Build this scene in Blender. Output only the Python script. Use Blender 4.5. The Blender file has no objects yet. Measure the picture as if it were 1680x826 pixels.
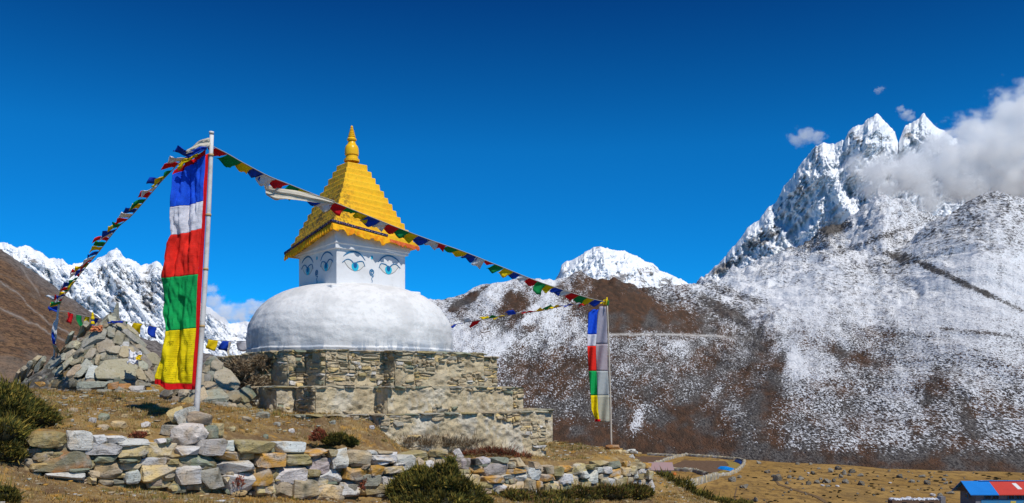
import bpy, bmesh, math, random
import numpy as np
from mathutils import Vector, Matrix

# ------------------------------------------------------------------ camera, sky, sun, exposure
C = bpy.context.scene
EYE = 1.6            # eye height above the ground the photographer stands on
F = 1455.0           # focal length in pixels of the 1680 px wide photograph
cam_d = bpy.data.cameras.new("camera")
cam = bpy.data.objects.new("camera", cam_d)
C.collection.objects.link(cam)
cam.location = (0, 0, EYE)
cam.rotation_euler = (math.radians(90), 0, 0)
cam_d.sensor_width = 36.0
cam_d.lens = 36.0 * F / 1680.0
cam_d.shift_y = 227.0 / 1680.0
cam_d.clip_start = 0.1
cam_d.clip_end = 30000
C.camera = cam

SUN_AZ = math.radians(-52)     # math angle of the horizontal direction towards the sun
SUN_EL = math.radians(53)
sdir = Vector((math.cos(SUN_AZ) * math.cos(SUN_EL), math.sin(SUN_AZ) * math.cos(SUN_EL), math.sin(SUN_EL)))
W = bpy.data.worlds.new("World")
C.world = W
W.use_nodes = True
nt = W.node_tree
nt.nodes.clear()
sky = nt.nodes.new("ShaderNodeTexSky")
sky.sky_type = 'NISHITA'
sky.sun_disc = False
sky.sun_elevation = SUN_EL
sky.sun_rotation = math.radians(90) - SUN_AZ
sky.altitude = 4300
sky.air_density = 1.0
sky.dust_density = 0.0
sky.ozone_density = 4.0
# thin, very dark blue air of 4300 m: less red and green scatter, darker towards the zenith
tint = nt.nodes.new("ShaderNodeMix"); tint.data_type = 'RGBA'; tint.blend_type = 'MULTIPLY'
tint.inputs[0].default_value = 1.0
tint.inputs[7].default_value = (0.025, 0.645, 1.12, 1)
tc = nt.nodes.new("ShaderNodeTexCoord")
sz = nt.nodes.new("ShaderNodeSeparateXYZ")
zr = nt.nodes.new("ShaderNodeValToRGB")
zr.color_ramp.elements[0].position = 0.26; zr.color_ramp.elements[0].color = (1, 1, 0.93, 1)
zr.color_ramp.elements[1].position = 0.42; zr.color_ramp.elements[1].color = (0.52, 0.42, 0.55, 1)
hs = nt.nodes.new("ShaderNodeMix"); hs.data_type = 'RGBA'; hs.blend_type = 'MULTIPLY'
hs.inputs[0].default_value = 1.0
nt.links.new(tc.outputs['Generated'], sz.inputs[0]); nt.links.new(sz.outputs[2], zr.inputs[0])
nt.links.new(sky.outputs[0], tint.inputs[6]); nt.links.new(tint.outputs[2], hs.inputs[6]); nt.links.new(zr.outputs[0], hs.inputs[7])
bg = nt.nodes.new("ShaderNodeBackground")
bg.inputs['Strength'].default_value = 0.13
wo = nt.nodes.new("ShaderNodeOutputWorld")
nt.links.new(hs.outputs[2], bg.inputs[0])
nt.links.new(bg.outputs[0], wo.inputs[0])

sl = bpy.data.lights.new("sun", 'SUN')
sl.energy = 4.0
sl.angle = math.radians(0.5)
sl.color = (1.0, 0.965, 0.91)
so = bpy.data.objects.new("sun", sl)
C.collection.objects.link(so)
so.rotation_euler = sdir.to_track_quat('Z', 'Y').to_euler()

C.view_settings.view_transform = 'Standard'
C.view_settings.look = 'None'
C.view_settings.exposure = 0.0
C.view_settings.gamma = 1.0
C.view_settings.use_curve_mapping = False
C.render.engine = 'CYCLES'
C.render.filter_size = 1.1
C.cycles.max_bounces = 24
C.cycles.diffuse_bounces = 3
C.cycles.volume_bounces = 22
C.cycles.transparent_max_bounces = 8

# ------------------------------------------------------------------ helpers
RNG = np.random.default_rng(11)

def P(px, py, d):
    """point at depth d metres seen at pixel (px, py) of the photograph"""
    return np.array([(px - 840.0) / F * d, d, EYE + (640.0 - py) / F * d])

def link(o):
    C.collection.objects.link(o)
    return o

def mk(name, V, Fc, mat=None, parent=None, smooth=True, col=None, attrs=None, sharp=None, uv=None):
    me = bpy.data.meshes.new(name)
    V = np.asarray(V, dtype=np.float32)
    if isinstance(Fc, np.ndarray):
        k = Fc.shape[1]
        me.vertices.add(len(V))
        me.vertices.foreach_set('co', V.ravel())
        me.loops.add(Fc.size)
        me.loops.foreach_set('vertex_index', Fc.astype(np.int32).ravel())
        me.polygons.add(len(Fc))
        me.polygons.foreach_set('loop_start', np.arange(0, Fc.size, k, dtype=np.int32))
        me.update(calc_edges=True)
    else:
        me.from_pydata([tuple(map(float, v)) for v in V], [], Fc)
    me.validate()
    if smooth:
        me.polygons.foreach_set('use_smooth', np.ones(len(me.polygons), dtype=bool))
    if sharp:
        me.set_sharp_from_angle(angle=math.radians(sharp))
    if col is not None:
        col = np.asarray(col, dtype=np.float32)
        if col.ndim == 1:
            col = np.tile(col, (len(V), 1))
        if col.shape[1] == 3:
            col = np.hstack([col, np.ones((len(col), 1), np.float32)])
        a = me.attributes.new('col', 'FLOAT_COLOR', 'POINT')
        a.data.foreach_set('color', col.ravel())
    if attrs:
        for k2, arr in attrs.items():
            a = me.attributes.new(k2, 'FLOAT', 'POINT')
            a.data.foreach_set('value', np.asarray(arr, dtype=np.float32).ravel())
    if uv is not None:
        l = me.uv_layers.new(name='UVMap')
        vi = np.zeros(len(me.loops), dtype=np.int32)
        me.loops.foreach_get('vertex_index', vi)
        l.data.foreach_set('uv', np.asarray(uv, dtype=np.float32)[vi].ravel())
    me.update()
    o = bpy.data.objects.new(name, me)
    if mat:
        me.materials.append(mat)
    link(o)
    if parent:
        o.parent = parent
    return o

def tag(o, label, cat, group=None, kind=None):
    o['label'] = label
    o['category'] = cat
    if group:
        o['group'] = group
    if kind:
        o['kind'] = kind
    return o

def empty(name, label, cat, loc=(0, 0, 0), group=None):
    o = bpy.data.objects.new(name, None)
    o.empty_display_size = 0.2
    link(o)
    o.location = tuple(map(float, loc))
    return tag(o, label, cat, group)

def structure(o):
    o['kind'] = 'structure'
    return o

def grid_faces(n, m):
    """quads for an n x m vertex grid stored row by row"""
    i = np.arange(n - 1)[:, None] * m + np.arange(m - 1)[None, :]
    i = i.ravel()
    return np.stack([i, i + 1, i + m + 1, i + m], axis=1)

def perlin(x, y, seed=0):
    x = np.asarray(x, float); y = np.asarray(y, float)
    xi = np.floor(x).astype(np.int64); yi = np.floor(y).astype(np.int64)
    xf = x - xi; yf = y - yi
    def g(ix, iy):
        h = (ix * 374761393 + iy * 668265263 + seed * 974634777) & 0xffffffff
        h = ((h ^ (h >> 13)) * 1274126177) & 0xffffffff
        h = (h ^ (h >> 16)) & 0xffff
        a = h * (2 * math.pi / 65536.0)
        return np.cos(a), np.sin(a)
    u = xf * xf * xf * (xf * (xf * 6 - 15) + 10)
    v = yf * yf * yf * (yf * (yf * 6 - 15) + 10)
    def d(dx, dy):
        gx, gy = g(xi + dx, yi + dy)
        return gx * (xf - dx) + gy * (yf - dy)
    a = d(0, 0) * (1 - u) + d(1, 0) * u
    b = d(0, 1) * (1 - u) + d(1, 1) * u
    return (a * (1 - v) + b * v) * 1.5

def fbm(x, y, seed=0, octv=5, gain=0.5, lac=2.03):
    s = 0; a = 1.0; t = 0
    for k in range(octv):
        s = s + a * perlin(x, y, seed + k * 17); t += a
        x = x * lac + 3.1; y = y * lac - 1.7; a *= gain
    return s / t * 1.6

def ridged(x, y, seed=0, octv=5, gain=0.5, lac=2.05):
    s = 0; a = 1.0; t = 0
    for k in range(octv):
        s = s + a * (1 - np.abs(perlin(x, y, seed + k * 13)) * 1.8); t += a
        x = x * lac + 1.3; y = y * lac + 5.2; a *= gain
    return s / t

def smooth01(x):
    x = np.clip(x, 0, 1)
    return x * x * (3 - 2 * x)

ICO = {}
for sub in (1, 2, 3, 4):
    bm = bmesh.new()
    bmesh.ops.create_icosphere(bm, subdivisions=sub, radius=1.0)
    bm.verts.ensure_lookup_table()
    ICO[sub] = (np.array([v.co[:] for v in bm.verts]), np.array([[v.index for v in f.verts] for f in bm.faces]))
    bm.free()

def stone_v(rng, dims, sub=3, box=0.5, cuts=8, rough=0.035, cutd=(0.62, 0.95)):
    v = ICO[sub][0].copy()
    v = np.sign(v) * np.abs(v) ** box
    v /= np.abs(v).max()
    for k in range(cuts):
        n = rng.normal(size=3); n /= np.linalg.norm(n)
        sup = (v @ n).max()
        d = sup * rng.uniform(*cutd)
        pr = v @ n
        v -= np.outer(np.maximum(0, pr - d), n)
    for k in range(5):
        w = rng.normal(size=3) * (2.5 + 2.2 * k)
        v *= (1 + rough / (1 + 0.5 * k) * np.sin(v @ w + rng.uniform(0, 6.28)))[:, None]
    v -= (v.max(0) + v.min(0)) / 2
    v /= np.abs(v).max(0)
    return v * (np.asarray(dims) / 2)

def stone_h(rng, dims, npts=26, box=0.5, rough=0.028):
    """angular broken stone: convex hull of scattered points, edges chipped, faces roughened"""
    p = rng.normal(size=(npts, 3)); p /= np.linalg.norm(p, axis=1)[:, None]
    p = np.sign(p) * np.abs(p) ** box
    p /= np.abs(p).max(0)
    p *= rng.uniform(0.86, 1.0, (npts, 1))
    bm = bmesh.new()
    for q in p:
        bm.verts.new(q)
    r = bmesh.ops.convex_hull(bm, input=bm.verts[:])
    bmesh.ops.delete(bm, geom=[g for g in bm.verts if not g.link_faces], context='VERTS')
    bmesh.ops.dissolve_limit(bm, angle_limit=math.radians(17), verts=bm.verts[:], edges=bm.edges[:])
    bmesh.ops.bevel(bm, geom=bm.edges[:], offset=0.028, segments=1, affect='EDGES', clamp_overlap=True)
    bmesh.ops.triangulate(bm, faces=bm.faces[:])
    long_e = [e for e in bm.edges if e.calc_length() > 0.28]
    if long_e:
        bmesh.ops.subdivide_edges(bm, edges=long_e, cuts=2, use_grid_fill=True)
        bmesh.ops.triangulate(bm, faces=bm.faces[:])
    bmesh.ops.recalc_face_normals(bm, faces=bm.faces[:])
    bm.verts.index_update()
    v = np.array([w.co[:] for w in bm.verts]); f = np.array([[w.index for w in t.verts] for t in bm.faces])
    bm.free()
    for k in range(5):
        w = rng.normal(size=3) * (2.2 + 2.8 * k)
        v *= (1 + rough / (1 + 0.35 * k) * np.sin(v @ w + rng.uniform(0, 6.28)))[:, None]
    v -= (v.max(0) + v.min(0)) / 2
    v /= np.abs(v).max(0)
    return v * (np.asarray(dims) / 2), f

def frame(v, ax, ay, az, pos):
    return v[:, :1] * ax + v[:, 1:2] * ay + v[:, 2:3] * az + pos

class Joined:
    """collects pieces that share one mesh (the surface pattern of one part)"""
    def __init__(self):
        self.V = []; self.F = []; self.c = []; self.n = 0
    def add(self, v, f, col=(0.3, 0.3, 0.3)):
        self.V.append(v); self.F.append(np.asarray(f) + self.n)
        c = np.asarray(col, float)
        self.c.append(np.tile(c, (len(v), 1)) if c.ndim == 1 else c)
        self.n += len(v)
    def build(self, name, mat, parent=None, smooth=True, sharp=None):
        return mk(name, np.vstack(self.V), np.vstack(self.F), mat, parent, smooth, col=np.vstack(self.c), sharp=sharp)

def tube(pts, r, seg=8, cap=True):
    """verts, quads of a tube along pts with radius r (number or list)"""
    pts = np.asarray(pts, float); n = len(pts)
    r = np.full(n, r) if np.isscalar(r) else np.asarray(r, float)
    T = np.gradient(pts, axis=0); T /= np.linalg.norm(T, axis=1)[:, None] + 1e-9
    ref = np.array([0, 0, 1.0]) if abs(T[0][2]) < 0.9 else np.array([1.0, 0, 0])
    V = []
    for i in range(n):
        a = np.cross(T[i], ref); a /= np.linalg.norm(a) + 1e-9
        b = np.cross(T[i], a)
        th = np.linspace(0, 2 * math.pi, seg, endpoint=False)
        V.append(pts[i] + r[i] * (np.cos(th)[:, None] * a + np.sin(th)[:, None] * b))
    V = np.vstack(V)
    Fq = []
    for i in range(n - 1):
        for k in range(seg):
            k2 = (k + 1) % seg
            Fq.append([i * seg + k, i * seg + k2, (i + 1) * seg + k2, (i + 1) * seg + k])
    if cap:
        Fl = [list(f) for f in Fq] + [list(range(seg))[::-1], list(range((n - 1) * seg, n * seg))]
        return V, Fl
    return V, np.array(Fq)

def lathe(profile, seg=64, center=(0, 0)):
    """profile: list of (radius, z)"""
    n = len(profile)
    th = np.linspace(0, 2 * math.pi, seg, endpoint=False)
    V = np.vstack([np.stack([center[0] + r * np.cos(th), center[1] + r * np.sin(th), np.full(seg, z)], 1) for r, z in profile])
    Fq = []
    for i in range(n - 1):
        for k in range(seg):
            k2 = (k + 1) % seg
            Fq.append([i * seg + k, i * seg + k2, (i + 1) * seg + k2, (i + 1) * seg + k])
    return V, np.array(Fq)

def box_vf(ax, ay, az, pos, sx, sy, sz):
    s = np.array([[x, y, z] for x in (-.5, .5) for y in (-.5, .5) for z in (-.5, .5)]) * [sx, sy, sz]
    f = [[0, 1, 3, 2], [4, 6, 7, 5], [0, 4, 5, 1], [2, 3, 7, 6], [0, 2, 6, 4], [1, 5, 7, 3]]
    return frame(s, np.array(ax, float), np.array(ay, float), np.array(az, float), np.array(pos, float)), f

# ------------------------------------------------------------------ materials
class NT:
    def __init__(self, name, rough=0.9, spec=0.2):
        self.m = bpy.data.materials.new(name)
        self.m.use_nodes = True
        self.t = self.m.node_tree
        self.t.nodes.clear()
        self.out = self.t.nodes.new('ShaderNodeOutputMaterial')
        self.b = self.t.nodes.new('ShaderNodeBsdfPrincipled')
        self.b.inputs['Roughness'].default_value = rough
        self.b.inputs['Specular IOR Level'].default_value = spec
        self.t.links.new(self.b.outputs[0], self.out.inputs[0])
        self._co = None
    def n(self, t, **kw):
        nd = self.t.nodes.new(t)
        for k, v in kw.items():
            setattr(nd, k, v)
        return nd
    def l(self, a, b):
        self.t.links.new(a, b)
    def co(self, kind='Object'):
        if self._co is None:
            self._co = self.n('ShaderNodeTexCoord')
        return self._co.outputs[kind]
    def mapped(self, scale=(1, 1, 1), rot=(0, 0, 0), src=None):
        m = self.n('ShaderNodeMapping')
        m.inputs['Scale'].default_value = scale
        m.inputs['Rotation'].default_value = rot
        self.l(src or self.co(), m.inputs['Vector'])
        return m.outputs[0]
    def noise(self, scale, detail=4, rough=0.6, vec=None, dist=0.0):
        nd = self.n('ShaderNodeTexNoise')
        nd.inputs['Scale'].default_value = scale
        nd.inputs['Detail'].default_value = detail
        nd.inputs['Roughness'].default_value = rough
        nd.inputs['Distortion'].default_value = dist
        self.l(vec or self.co(), nd.inputs['Vector'])
        return nd.outputs['Fac']
    def vor(self, scale, feature='F1', vec=None, out='Distance'):
        nd = self.n('ShaderNodeTexVoronoi', feature=feature)
        nd.inputs['Scale'].default_value = scale
        self.l(vec or self.co(), nd.inputs['Vector'])
        return nd.outputs[out]
    def ramp(self, fac, stops):
        nd = self.n('ShaderNodeValToRGB')
        e = nd.color_ramp.elements
        while len(e) < len(stops):
            e.new(0.5)
        for i, (p, c) in enumerate(stops):
            e[i].position = p
            e[i].color = (c, c, c, 1) if np.isscalar(c) else (*c, 1)
        self.l(fac, nd.inputs[0])
        return nd.outputs[0]
    def mix(self, fac, a, b, mode='MIX'):
        nd = self.n('ShaderNodeMix', data_type='RGBA', blend_type=mode)
        for v, i in ((fac, 0), (a, 6), (b, 7)):
            if isinstance(v, (int, float)):
                nd.inputs[i].default_value = v if i == 0 else (v, v, v, 1)
            elif isinstance(v, tuple):
                nd.inputs[i].default_value = (*v, 1)
            else:
                self.l(v, nd.inputs[i])
        return nd.outputs[2]
    def math(self, op, a, b=0.0, c=None, clamp=False):
        nd = self.n('ShaderNodeMath', operation=op)
        nd.use_clamp = clamp
        for i, v in enumerate((a, b, c)):
            if v is None:
                continue
            if isinstance(v, (int, float)):
                nd.inputs[i].default_value = v
            else:
                self.l(v, nd.inputs[i])
        return nd.outputs[0]
    def step(self, x, lo, hi):
        nd = self.n('ShaderNodeMapRange', interpolation_type='SMOOTHSTEP')
        for v, k in ((x, 'Value'), (lo, 'From Min'), (hi, 'From Max')):
            if isinstance(v, (int, float)):
                nd.inputs[k].default_value = v
            else:
                self.l(v, nd.inputs[k])
        return nd.outputs[0]
    def attr(self, name, out='Fac'):
        nd = self.n('ShaderNodeAttribute', attribute_name=name)
        return nd.outputs[out]
    def color(self, c):
        if isinstance(c, tuple):
            self.b.inputs['Base Color'].default_value = (*c, 1)
        else:
            self.l(c, self.b.inputs['Base Color'])
    def bump(self, h, strength=0.5, dist=0.02):
        nd = self.n('ShaderNodeBump')
        nd.inputs['Strength'].default_value = strength
        nd.inputs['Distance'].default_value = dist
        self.l(h, nd.inputs['Height'])
        self.l(nd.outputs[0], self.b.inputs['Normal'])

def m_stone():
    t = NT('stone', 0.9, 0.15)
    c = t.attr('col', 'Color')
    n1 = t.noise(5, 5, 0.65); n2 = t.noise(38, 4, 0.7); n3 = t.noise(2.1, 3, 0.5)
    vein = t.noise(3.5, 5, 0.7, t.mapped((1.2, 1.2, 6.0), (0.35, 0.2, 0)))
    c = t.mix(t.math('MULTIPLY', t.step(n1, 0.45, 0.75), 0.4), c, (0.58, 0.55, 0.50))
    c = t.mix(t.math('MULTIPLY', t.step(vein, 0.54, 0.66), 0.35), c, (0.20, 0.15, 0.09))
    c = t.mix(t.math('MULTIPLY', t.step(n3, 0.56, 0.7), 0.4), c, (0.42, 0.26, 0.08))
    c = t.mix(t.math('MULTIPLY', t.step(n2, 0.57, 0.72), 0.55), c, (0.09, 0.08, 0.06))
    spots = t.step(t.noise(16, 4, 0.65), 0.58, 0.66)
    c = t.mix(t.math('MULTIPLY', spots, 0.6), c, (0.08, 0.075, 0.055))
    t.color(c)
    h = t.math('ADD', t.math('MULTIPLY', n1, 0.6), t.math('ADD', t.math('MULTIPLY', n2, 0.25), t.math('MULTIPLY', vein, 0.4)))
    t.bump(h, 1.0, 0.06)
    return t.m

def m_simple_col(name, rough=0.85, var=0.25, scale=8, bump=0.0):
    t = NT(name, rough, 0.2)
    c = t.attr('col', 'Color')
    n = t.noise(scale, 4, 0.6)
    c = t.mix(1.0, c, t.ramp(n, [(0.3, 1 - var), (0.7, 1 + 0 * var)]), 'MULTIPLY')
    t.color(c)
    if bump:
        t.bump(n, bump, 0.03)
    return t.m

def m_cloth(name, c, transl=0.35, prints=False, worn=0.15, inkf=0.45):
    t = NT(name, 0.85, 0.1)
    n = t.noise(14, 4, 0.6)
    col = t.mix(t.math('MULTIPLY', t.step(n, 0.45, 0.75), worn), c, tuple(min(1, x * 0.55 + 0.05) for x in c))
    if prints:
        uv = t.co('UV')
        rows = t.math('FRACT', t.math('MULTIPLY', t.n_sep(uv, 1), prints))
        line = t.math('MULTIPLY', t.step(rows, 0.3, 0.42), t.math('SUBTRACT', 1.0, t.step(rows, 0.7, 0.8)))
        glyph = t.step(t.noise(1.0, 2, 0.5, t.mapped((150, prints * 1.5, 1), src=uv)), 0.5, 0.56)
        page = t.step(t.noise(4.0, 2, 0.5, uv), 0.38, 0.5)
        ink = t.math('MULTIPLY', t.math('MULTIPLY', line, glyph), page)
        # one printed picture in the middle of each page, and the sewn seam between the pages
        fx = t.math('ABSOLUTE', t.math('SUBTRACT', t.math('FRACT', t.math('MULTIPLY', t.n_sep(uv, 0), 2.0)), 0.5))
        fy = t.math('ABSOLUTE', t.math('SUBTRACT', t.math('FRACT', t.math('MULTIPLY', t.n_sep(uv, 1), 2.0)), 0.5))
        spot = t.math('MULTIPLY', t.math('SUBTRACT', 1.0, t.step(fx, 0.12, 0.17)), t.math('SUBTRACT', 1.0, t.step(fy, 0.07, 0.11)))
        pic = t.math('MULTIPLY', spot, t.step(t.noise(1.0, 2, 0.5, t.mapped((34, 40, 1), src=uv)), 0.44, 0.5))
        seam = t.math('MAXIMUM', t.step(fx, 0.480, 0.492), t.step(fy, 0.487, 0.496))
        ink = t.math('MAXIMUM', t.math('MAXIMUM', ink, t.math('MULTIPLY', pic, 1.3)), t.math('MULTIPLY', seam, 0.8), clamp=True)
        col = t.mix(t.math('MULTIPLY', ink, inkf), col, tuple(x * 0.25 for x in c))
    t.color(col)
    tr = t.n('ShaderNodeBsdfTranslucent')
    if isinstance(col, tuple):
        tr.inputs[0].default_value = (*col, 1)
    else:
        t.l(col, tr.inputs[0])
    mx = t.n('ShaderNodeMixShader')
    mx.inputs[0].default_value = transl
    t.l(t.b.outputs[0], mx.inputs[1]); t.l(tr.outputs[0], mx.inputs[2]); t.l(mx.outputs[0], t.out.inputs[0])
    weave = t.noise(220, 2, 0.5)
    t.bump(t.math('ADD', t.math('MULTIPLY', n, 1.0), t.math('MULTIPLY', weave, 0.15)), 0.35, 0.03)
    return t.m

def _sep(self, v, i):
    s = self.n('ShaderNodeSeparateXYZ')
    self.l(v, s.inputs[0])
    return s.outputs[i]
NT.n_sep = _sep

def m_paint(name, c, dirt=(0.3, 0.3, 0.3), amt=0.3, scale=2.0, rough=0.6, bump=0.3, streak=None):
    t = NT(name, rough, 0.25)
    n = t.noise(scale, 6, 0.65); n2 = t.noise(scale * 9, 4, 0.6)
    col = t.mix(t.math('MULTIPLY', t.step(n, 0.45, 0.7), amt), c, dirt)
    col = t.mix(t.math('MULTIPLY', t.step(n2, 0.55, 0.75), amt * 0.7), col, dirt)
    if streak:
        s = t.noise(1.0, 4, 0.6, t.mapped((streak, streak, 0.6)))
        col = t.mix(t.math('MULTIPLY', t.step(s, 0.56, 0.72), amt), col, dirt)
    t.color(col)
    t.bump(t.math('ADD', n, t.math('MULTIPLY', n2, 0.3)), bump, 0.02)
    return t.m

STONE = m_stone()
SC = {  # stone colours
    'O': (0.50, 0.27, 0.055), 'W': (0.62, 0.60, 0.56), 'G': (0.34, 0.32, 0.26), 'N': (0.25, 0.28, 0.20),
    'T': (0.46, 0.37, 0.24), 'Y': (0.62, 0.47, 0.22), 'P': (0.44, 0.38, 0.34), 'B': (0.06, 0.055, 0.045),
    'L': (0.37, 0.30, 0.14), 'D': (0.21, 0.19, 0.13), 'R': (0.42, 0.19, 0.06), 'Q': (0.64, 0.61, 0.54), 'S': (0.37, 0.37, 0.29), 'K': (0.42, 0.365, 0.25)}
def scol(k, rng=RNG):
    c = np.array(SC[k]) * rng.uniform(0.85, 1.15)
    return np.clip(c * rng.uniform(0.96, 1.04, 3), 0, 1)
# ------------------------------------------------------------------ the ground: knoll, terrace and valley floor
ZV = -20.0
WA = np.array([-6.97, 13.0]); WB = np.array([3.4, 22.0])     # foot line of the dry-stone wall
WT = (WB - WA) / np.linalg.norm(WB - WA); WL = np.linalg.norm(WB - WA)
WN = np.array([WT[1], -WT[0]])                                # points to the photographer's side

def ctrl(px):
    return np.array([P(*p) if len(p) == 3 and p[0] > 30 or p[1] > 100 else p for p in px], float)

FRONT = np.array([P(60, 777, 13), P(230, 803, 14), P(400, 812, 15.3), P(560, 819, 16.4), P(700, 816, 17.4), P(800, 813, 18.6),
                  P(1000, 812, 21.2), P(1062, 806, 22.2), P(1130, 822, 24), P(1190, 845, 26), P(1300, 870, 25), P(1500, 900, 20), P(1680, 930, 15),
                  P(0, 826, 11.6), P(300, 830, 11.9), P(520, 840, 13.5), P(0, 765, 12.6), P(20, 742, 13.2), P(-100, 745, 13),
                  (0, 0, 0), (-6, 5, .3), (6, 5, -.5), (0, 8, -.3), (-3, 11, -.2), (3, 14, -1.1), (-10, 9, .5), (8, 10, -1.6), (0, -6, 0), P(-100, 650, 17)], float)
BACK = np.array([P(110, 712, 13.7), P(60, 708, 13.4), P(200, 714, 14.3), P(322, 694, 15.3), P(300, 716, 14.9), P(400, 718, 15.7), P(460, 722, 16.2), P(560, 741, 17.1),
                 P(660, 748, 18.3), P(740, 746, 19.6), P(800, 750, 19.4), P(890, 742, 22), P(950, 752, 21.6), P(1003, 739, 23), P(1036, 750, 22.6), P(1066, 785, 24.5), P(1075, 800, 26),
                 P(150, 648, 19.6), P(250, 656, 18.8), P(40, 645, 19.5), P(150, 641, 22.3), P(40, 641, 23), P(230, 642, 22), P(350, 660, 18.8), P(420, 672, 20), P(500, 682, 18.6), P(600, 690, 18.3), P(640, 722, 18.1),
                 P(700, 741, 18.9), P(560, 700, 17.7), P(330, 675, 17.2), P(220, 672, 17),
                 P(0, 640, 19), P(-100, 640, 18), P(40, 690, 14.6), P(0, 700, 14.2), P(-80, 690, 14), P(950, 731, 27), P(900, 730, 28), P(1050, 775, 30), (-4, 28, 1.0), (-10, 29, 1.1), (-14, 28, 1.2), (0, 27, 0.1), (6, 30, -3.6),
                 P(1130, 830, 25), P(1200, 855, 27), P(1350, 860, 26)], float)

def tps_fit(pts, lam=0.02):
    xy = pts[:, :2]; n = len(xy)
    r = np.linalg.norm(xy[:, None] - xy[None], axis=2)
    K = np.where(r > 0, r * r * np.log(r + 1e-12), 0) + lam * np.eye(n)
    Pm = np.hstack([np.ones((n, 1)), xy])
    A = np.block([[K, Pm], [Pm.T, np.zeros((3, 3))]])
    w = np.linalg.solve(A, np.concatenate([pts[:, 2], np.zeros(3)]))
    return xy, w
TF, TB = tps_fit(FRONT), tps_fit(BACK)
def tps(T, x, y):
    xy, w = T; n = len(xy)
    s = w[n] + w[n + 1] * x + w[n + 2] * y
    for i in range(n):
        r2 = (x - xy[i, 0]) ** 2 + (y - xy[i, 1]) ** 2
        s = s + w[i] * 0.5 * r2 * np.log(r2 + 1e-12)
    return s

def near_z(x, y):
    x = np.clip(x, -15, 13); y = np.clip(y, -4, 31)
    rx = x - WA[0]; ry = y - WA[1]
    s = rx * WT[0] + ry * WT[1]
    n = rx * WN[0] + ry * WN[1]                       # + in front of the wall
    end = np.maximum(0, np.maximum(-s - 0.1, s - WL + 0.1))
    w = 0.16 + end * 0.9
    k = smooth01((n + 0.22 + w) / (2 * w))
    return tps(TF, x, y) * k + tps(TB, x, y) * (1 - k)

def ground_z(x, y):
    x = np.asarray(x, float); y = np.asarray(y, float)
    r = np.hypot(np.maximum(np.abs(x + 3) - 8, 0) * 0.8, y)
    s = smooth01((r - 25) / 85.0)
    z = near_z(x, y) * (1 - s) + ZV * s
    b = 0.05 * fbm(x * 1.3, y * 1.3, 3, 4) + 0.032 * fbm(x * 5, y * 5, 9, 4)
    far = smooth01((y - 60) / 60)
    z = z + b * (1 - far) + far * 0.25 * fbm(x * 0.05, y * 0.05, 4, 3)
    return z
def gz(x, y):
    return float(ground_z(np.array([x]), np.array([y]))[0])
def valley(px, py, dz=0.0):
    """point on the valley floor seen at a pixel"""
    d = F * (EYE - ZV) / (py - 640.0)
    p = P(px, py, d); p[2] = gz(p[0], p[1]) + dz
    return p

ys = np.concatenate([np.linspace(-4, 9, 24), np.arange(9.2, 31, 0.085), np.geomspace(31.2, 420, 170), np.geomspace(440, 9000, 26)])
us = np.concatenate([np.linspace(-3, -0.72, 24)[:-1], np.linspace(-0.72, 0.72, 480), np.linspace(0.72, 3, 24)[1:]])
YY, UU = np.meshgrid(ys, us, indexing='ij')
XX = UU * (YY + 6)
ZZ = ground_z(XX, YY)
far = smooth01((YY - 45) / 50)
def m_ground():
    t = NT('dry_ground', 0.95, 0.1)
    a = t.noise(0.9, 5, 0.65); b = t.noise(7, 5, 0.7); c = t.noise(45, 4, 0.7); e = t.noise(0.35, 4, 0.6)
    near = t.mix(t.step(a, 0.38, 0.62), (0.20, 0.13, 0.065), (0.35, 0.225, 0.08))
    near = t.mix(t.math('MULTIPLY', t.step(b, 0.5, 0.68), 0.7), near, (0.44, 0.34, 0.19))
    near = t.mix(t.math('MULTIPLY', t.step(t.noise(3.3, 4, 0.6), 0.55, 0.68), 0.8), near, (0.52, 0.28, 0.055))
    near = t.mix(t.math('MULTIPLY', t.step(t.noise(2.2, 5, 0.7), 0.5, 0.62), 0.6), near, (0.14, 0.08, 0.04))
    near = t.mix(t.math('MULTIPLY', t.step(c, 0.54, 0.7), 0.6), near, (0.085, 0.055, 0.03))
    v1 = t.noise(0.05, 5, 0.6, t.mapped((1, 0.5, 1))); v2 = t.noise(0.35, 5, 0.65, t.mapped((1, 0.45, 1)))
    v3 = t.noise(0.10, 4, 0.6, t.mapped((1, 0.3, 1), (0, 0, 0.4)))
    val = t.mix(t.step(v1, 0.35, 0.65), (0.28, 0.165, 0.045), (0.37, 0.23, 0.075))
    val = t.mix(t.math('MULTIPLY', t.step(v2, 0.48, 0.6), 0.75), val, (0.16, 0.095, 0.035))
    val = t.mix(t.math('MULTIPLY', t.step(t.noise(0.9, 4, 0.65, t.mapped((1, 0.3, 1))), 0.54, 0.66), 0.7), val, (0.09, 0.06, 0.03))
    val = t.mix(t.math('MULTIPLY', t.step(v3, 0.55, 0.66), 0.5), val, (0.18, 0.115, 0.045))
    t.color(t.mix(t.attr('far'), near, val))
    t.bump(t.math('ADD', b, t.math('MULTIPLY', c, 0.6)), 0.9, 0.05)
    return t.m
GROUND = structure(mk('ground', np.stack([XX, YY, ZZ], -1).reshape(-1, 3), grid_faces(*XX.shape), m_ground(), attrs={'far': far}))

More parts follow.
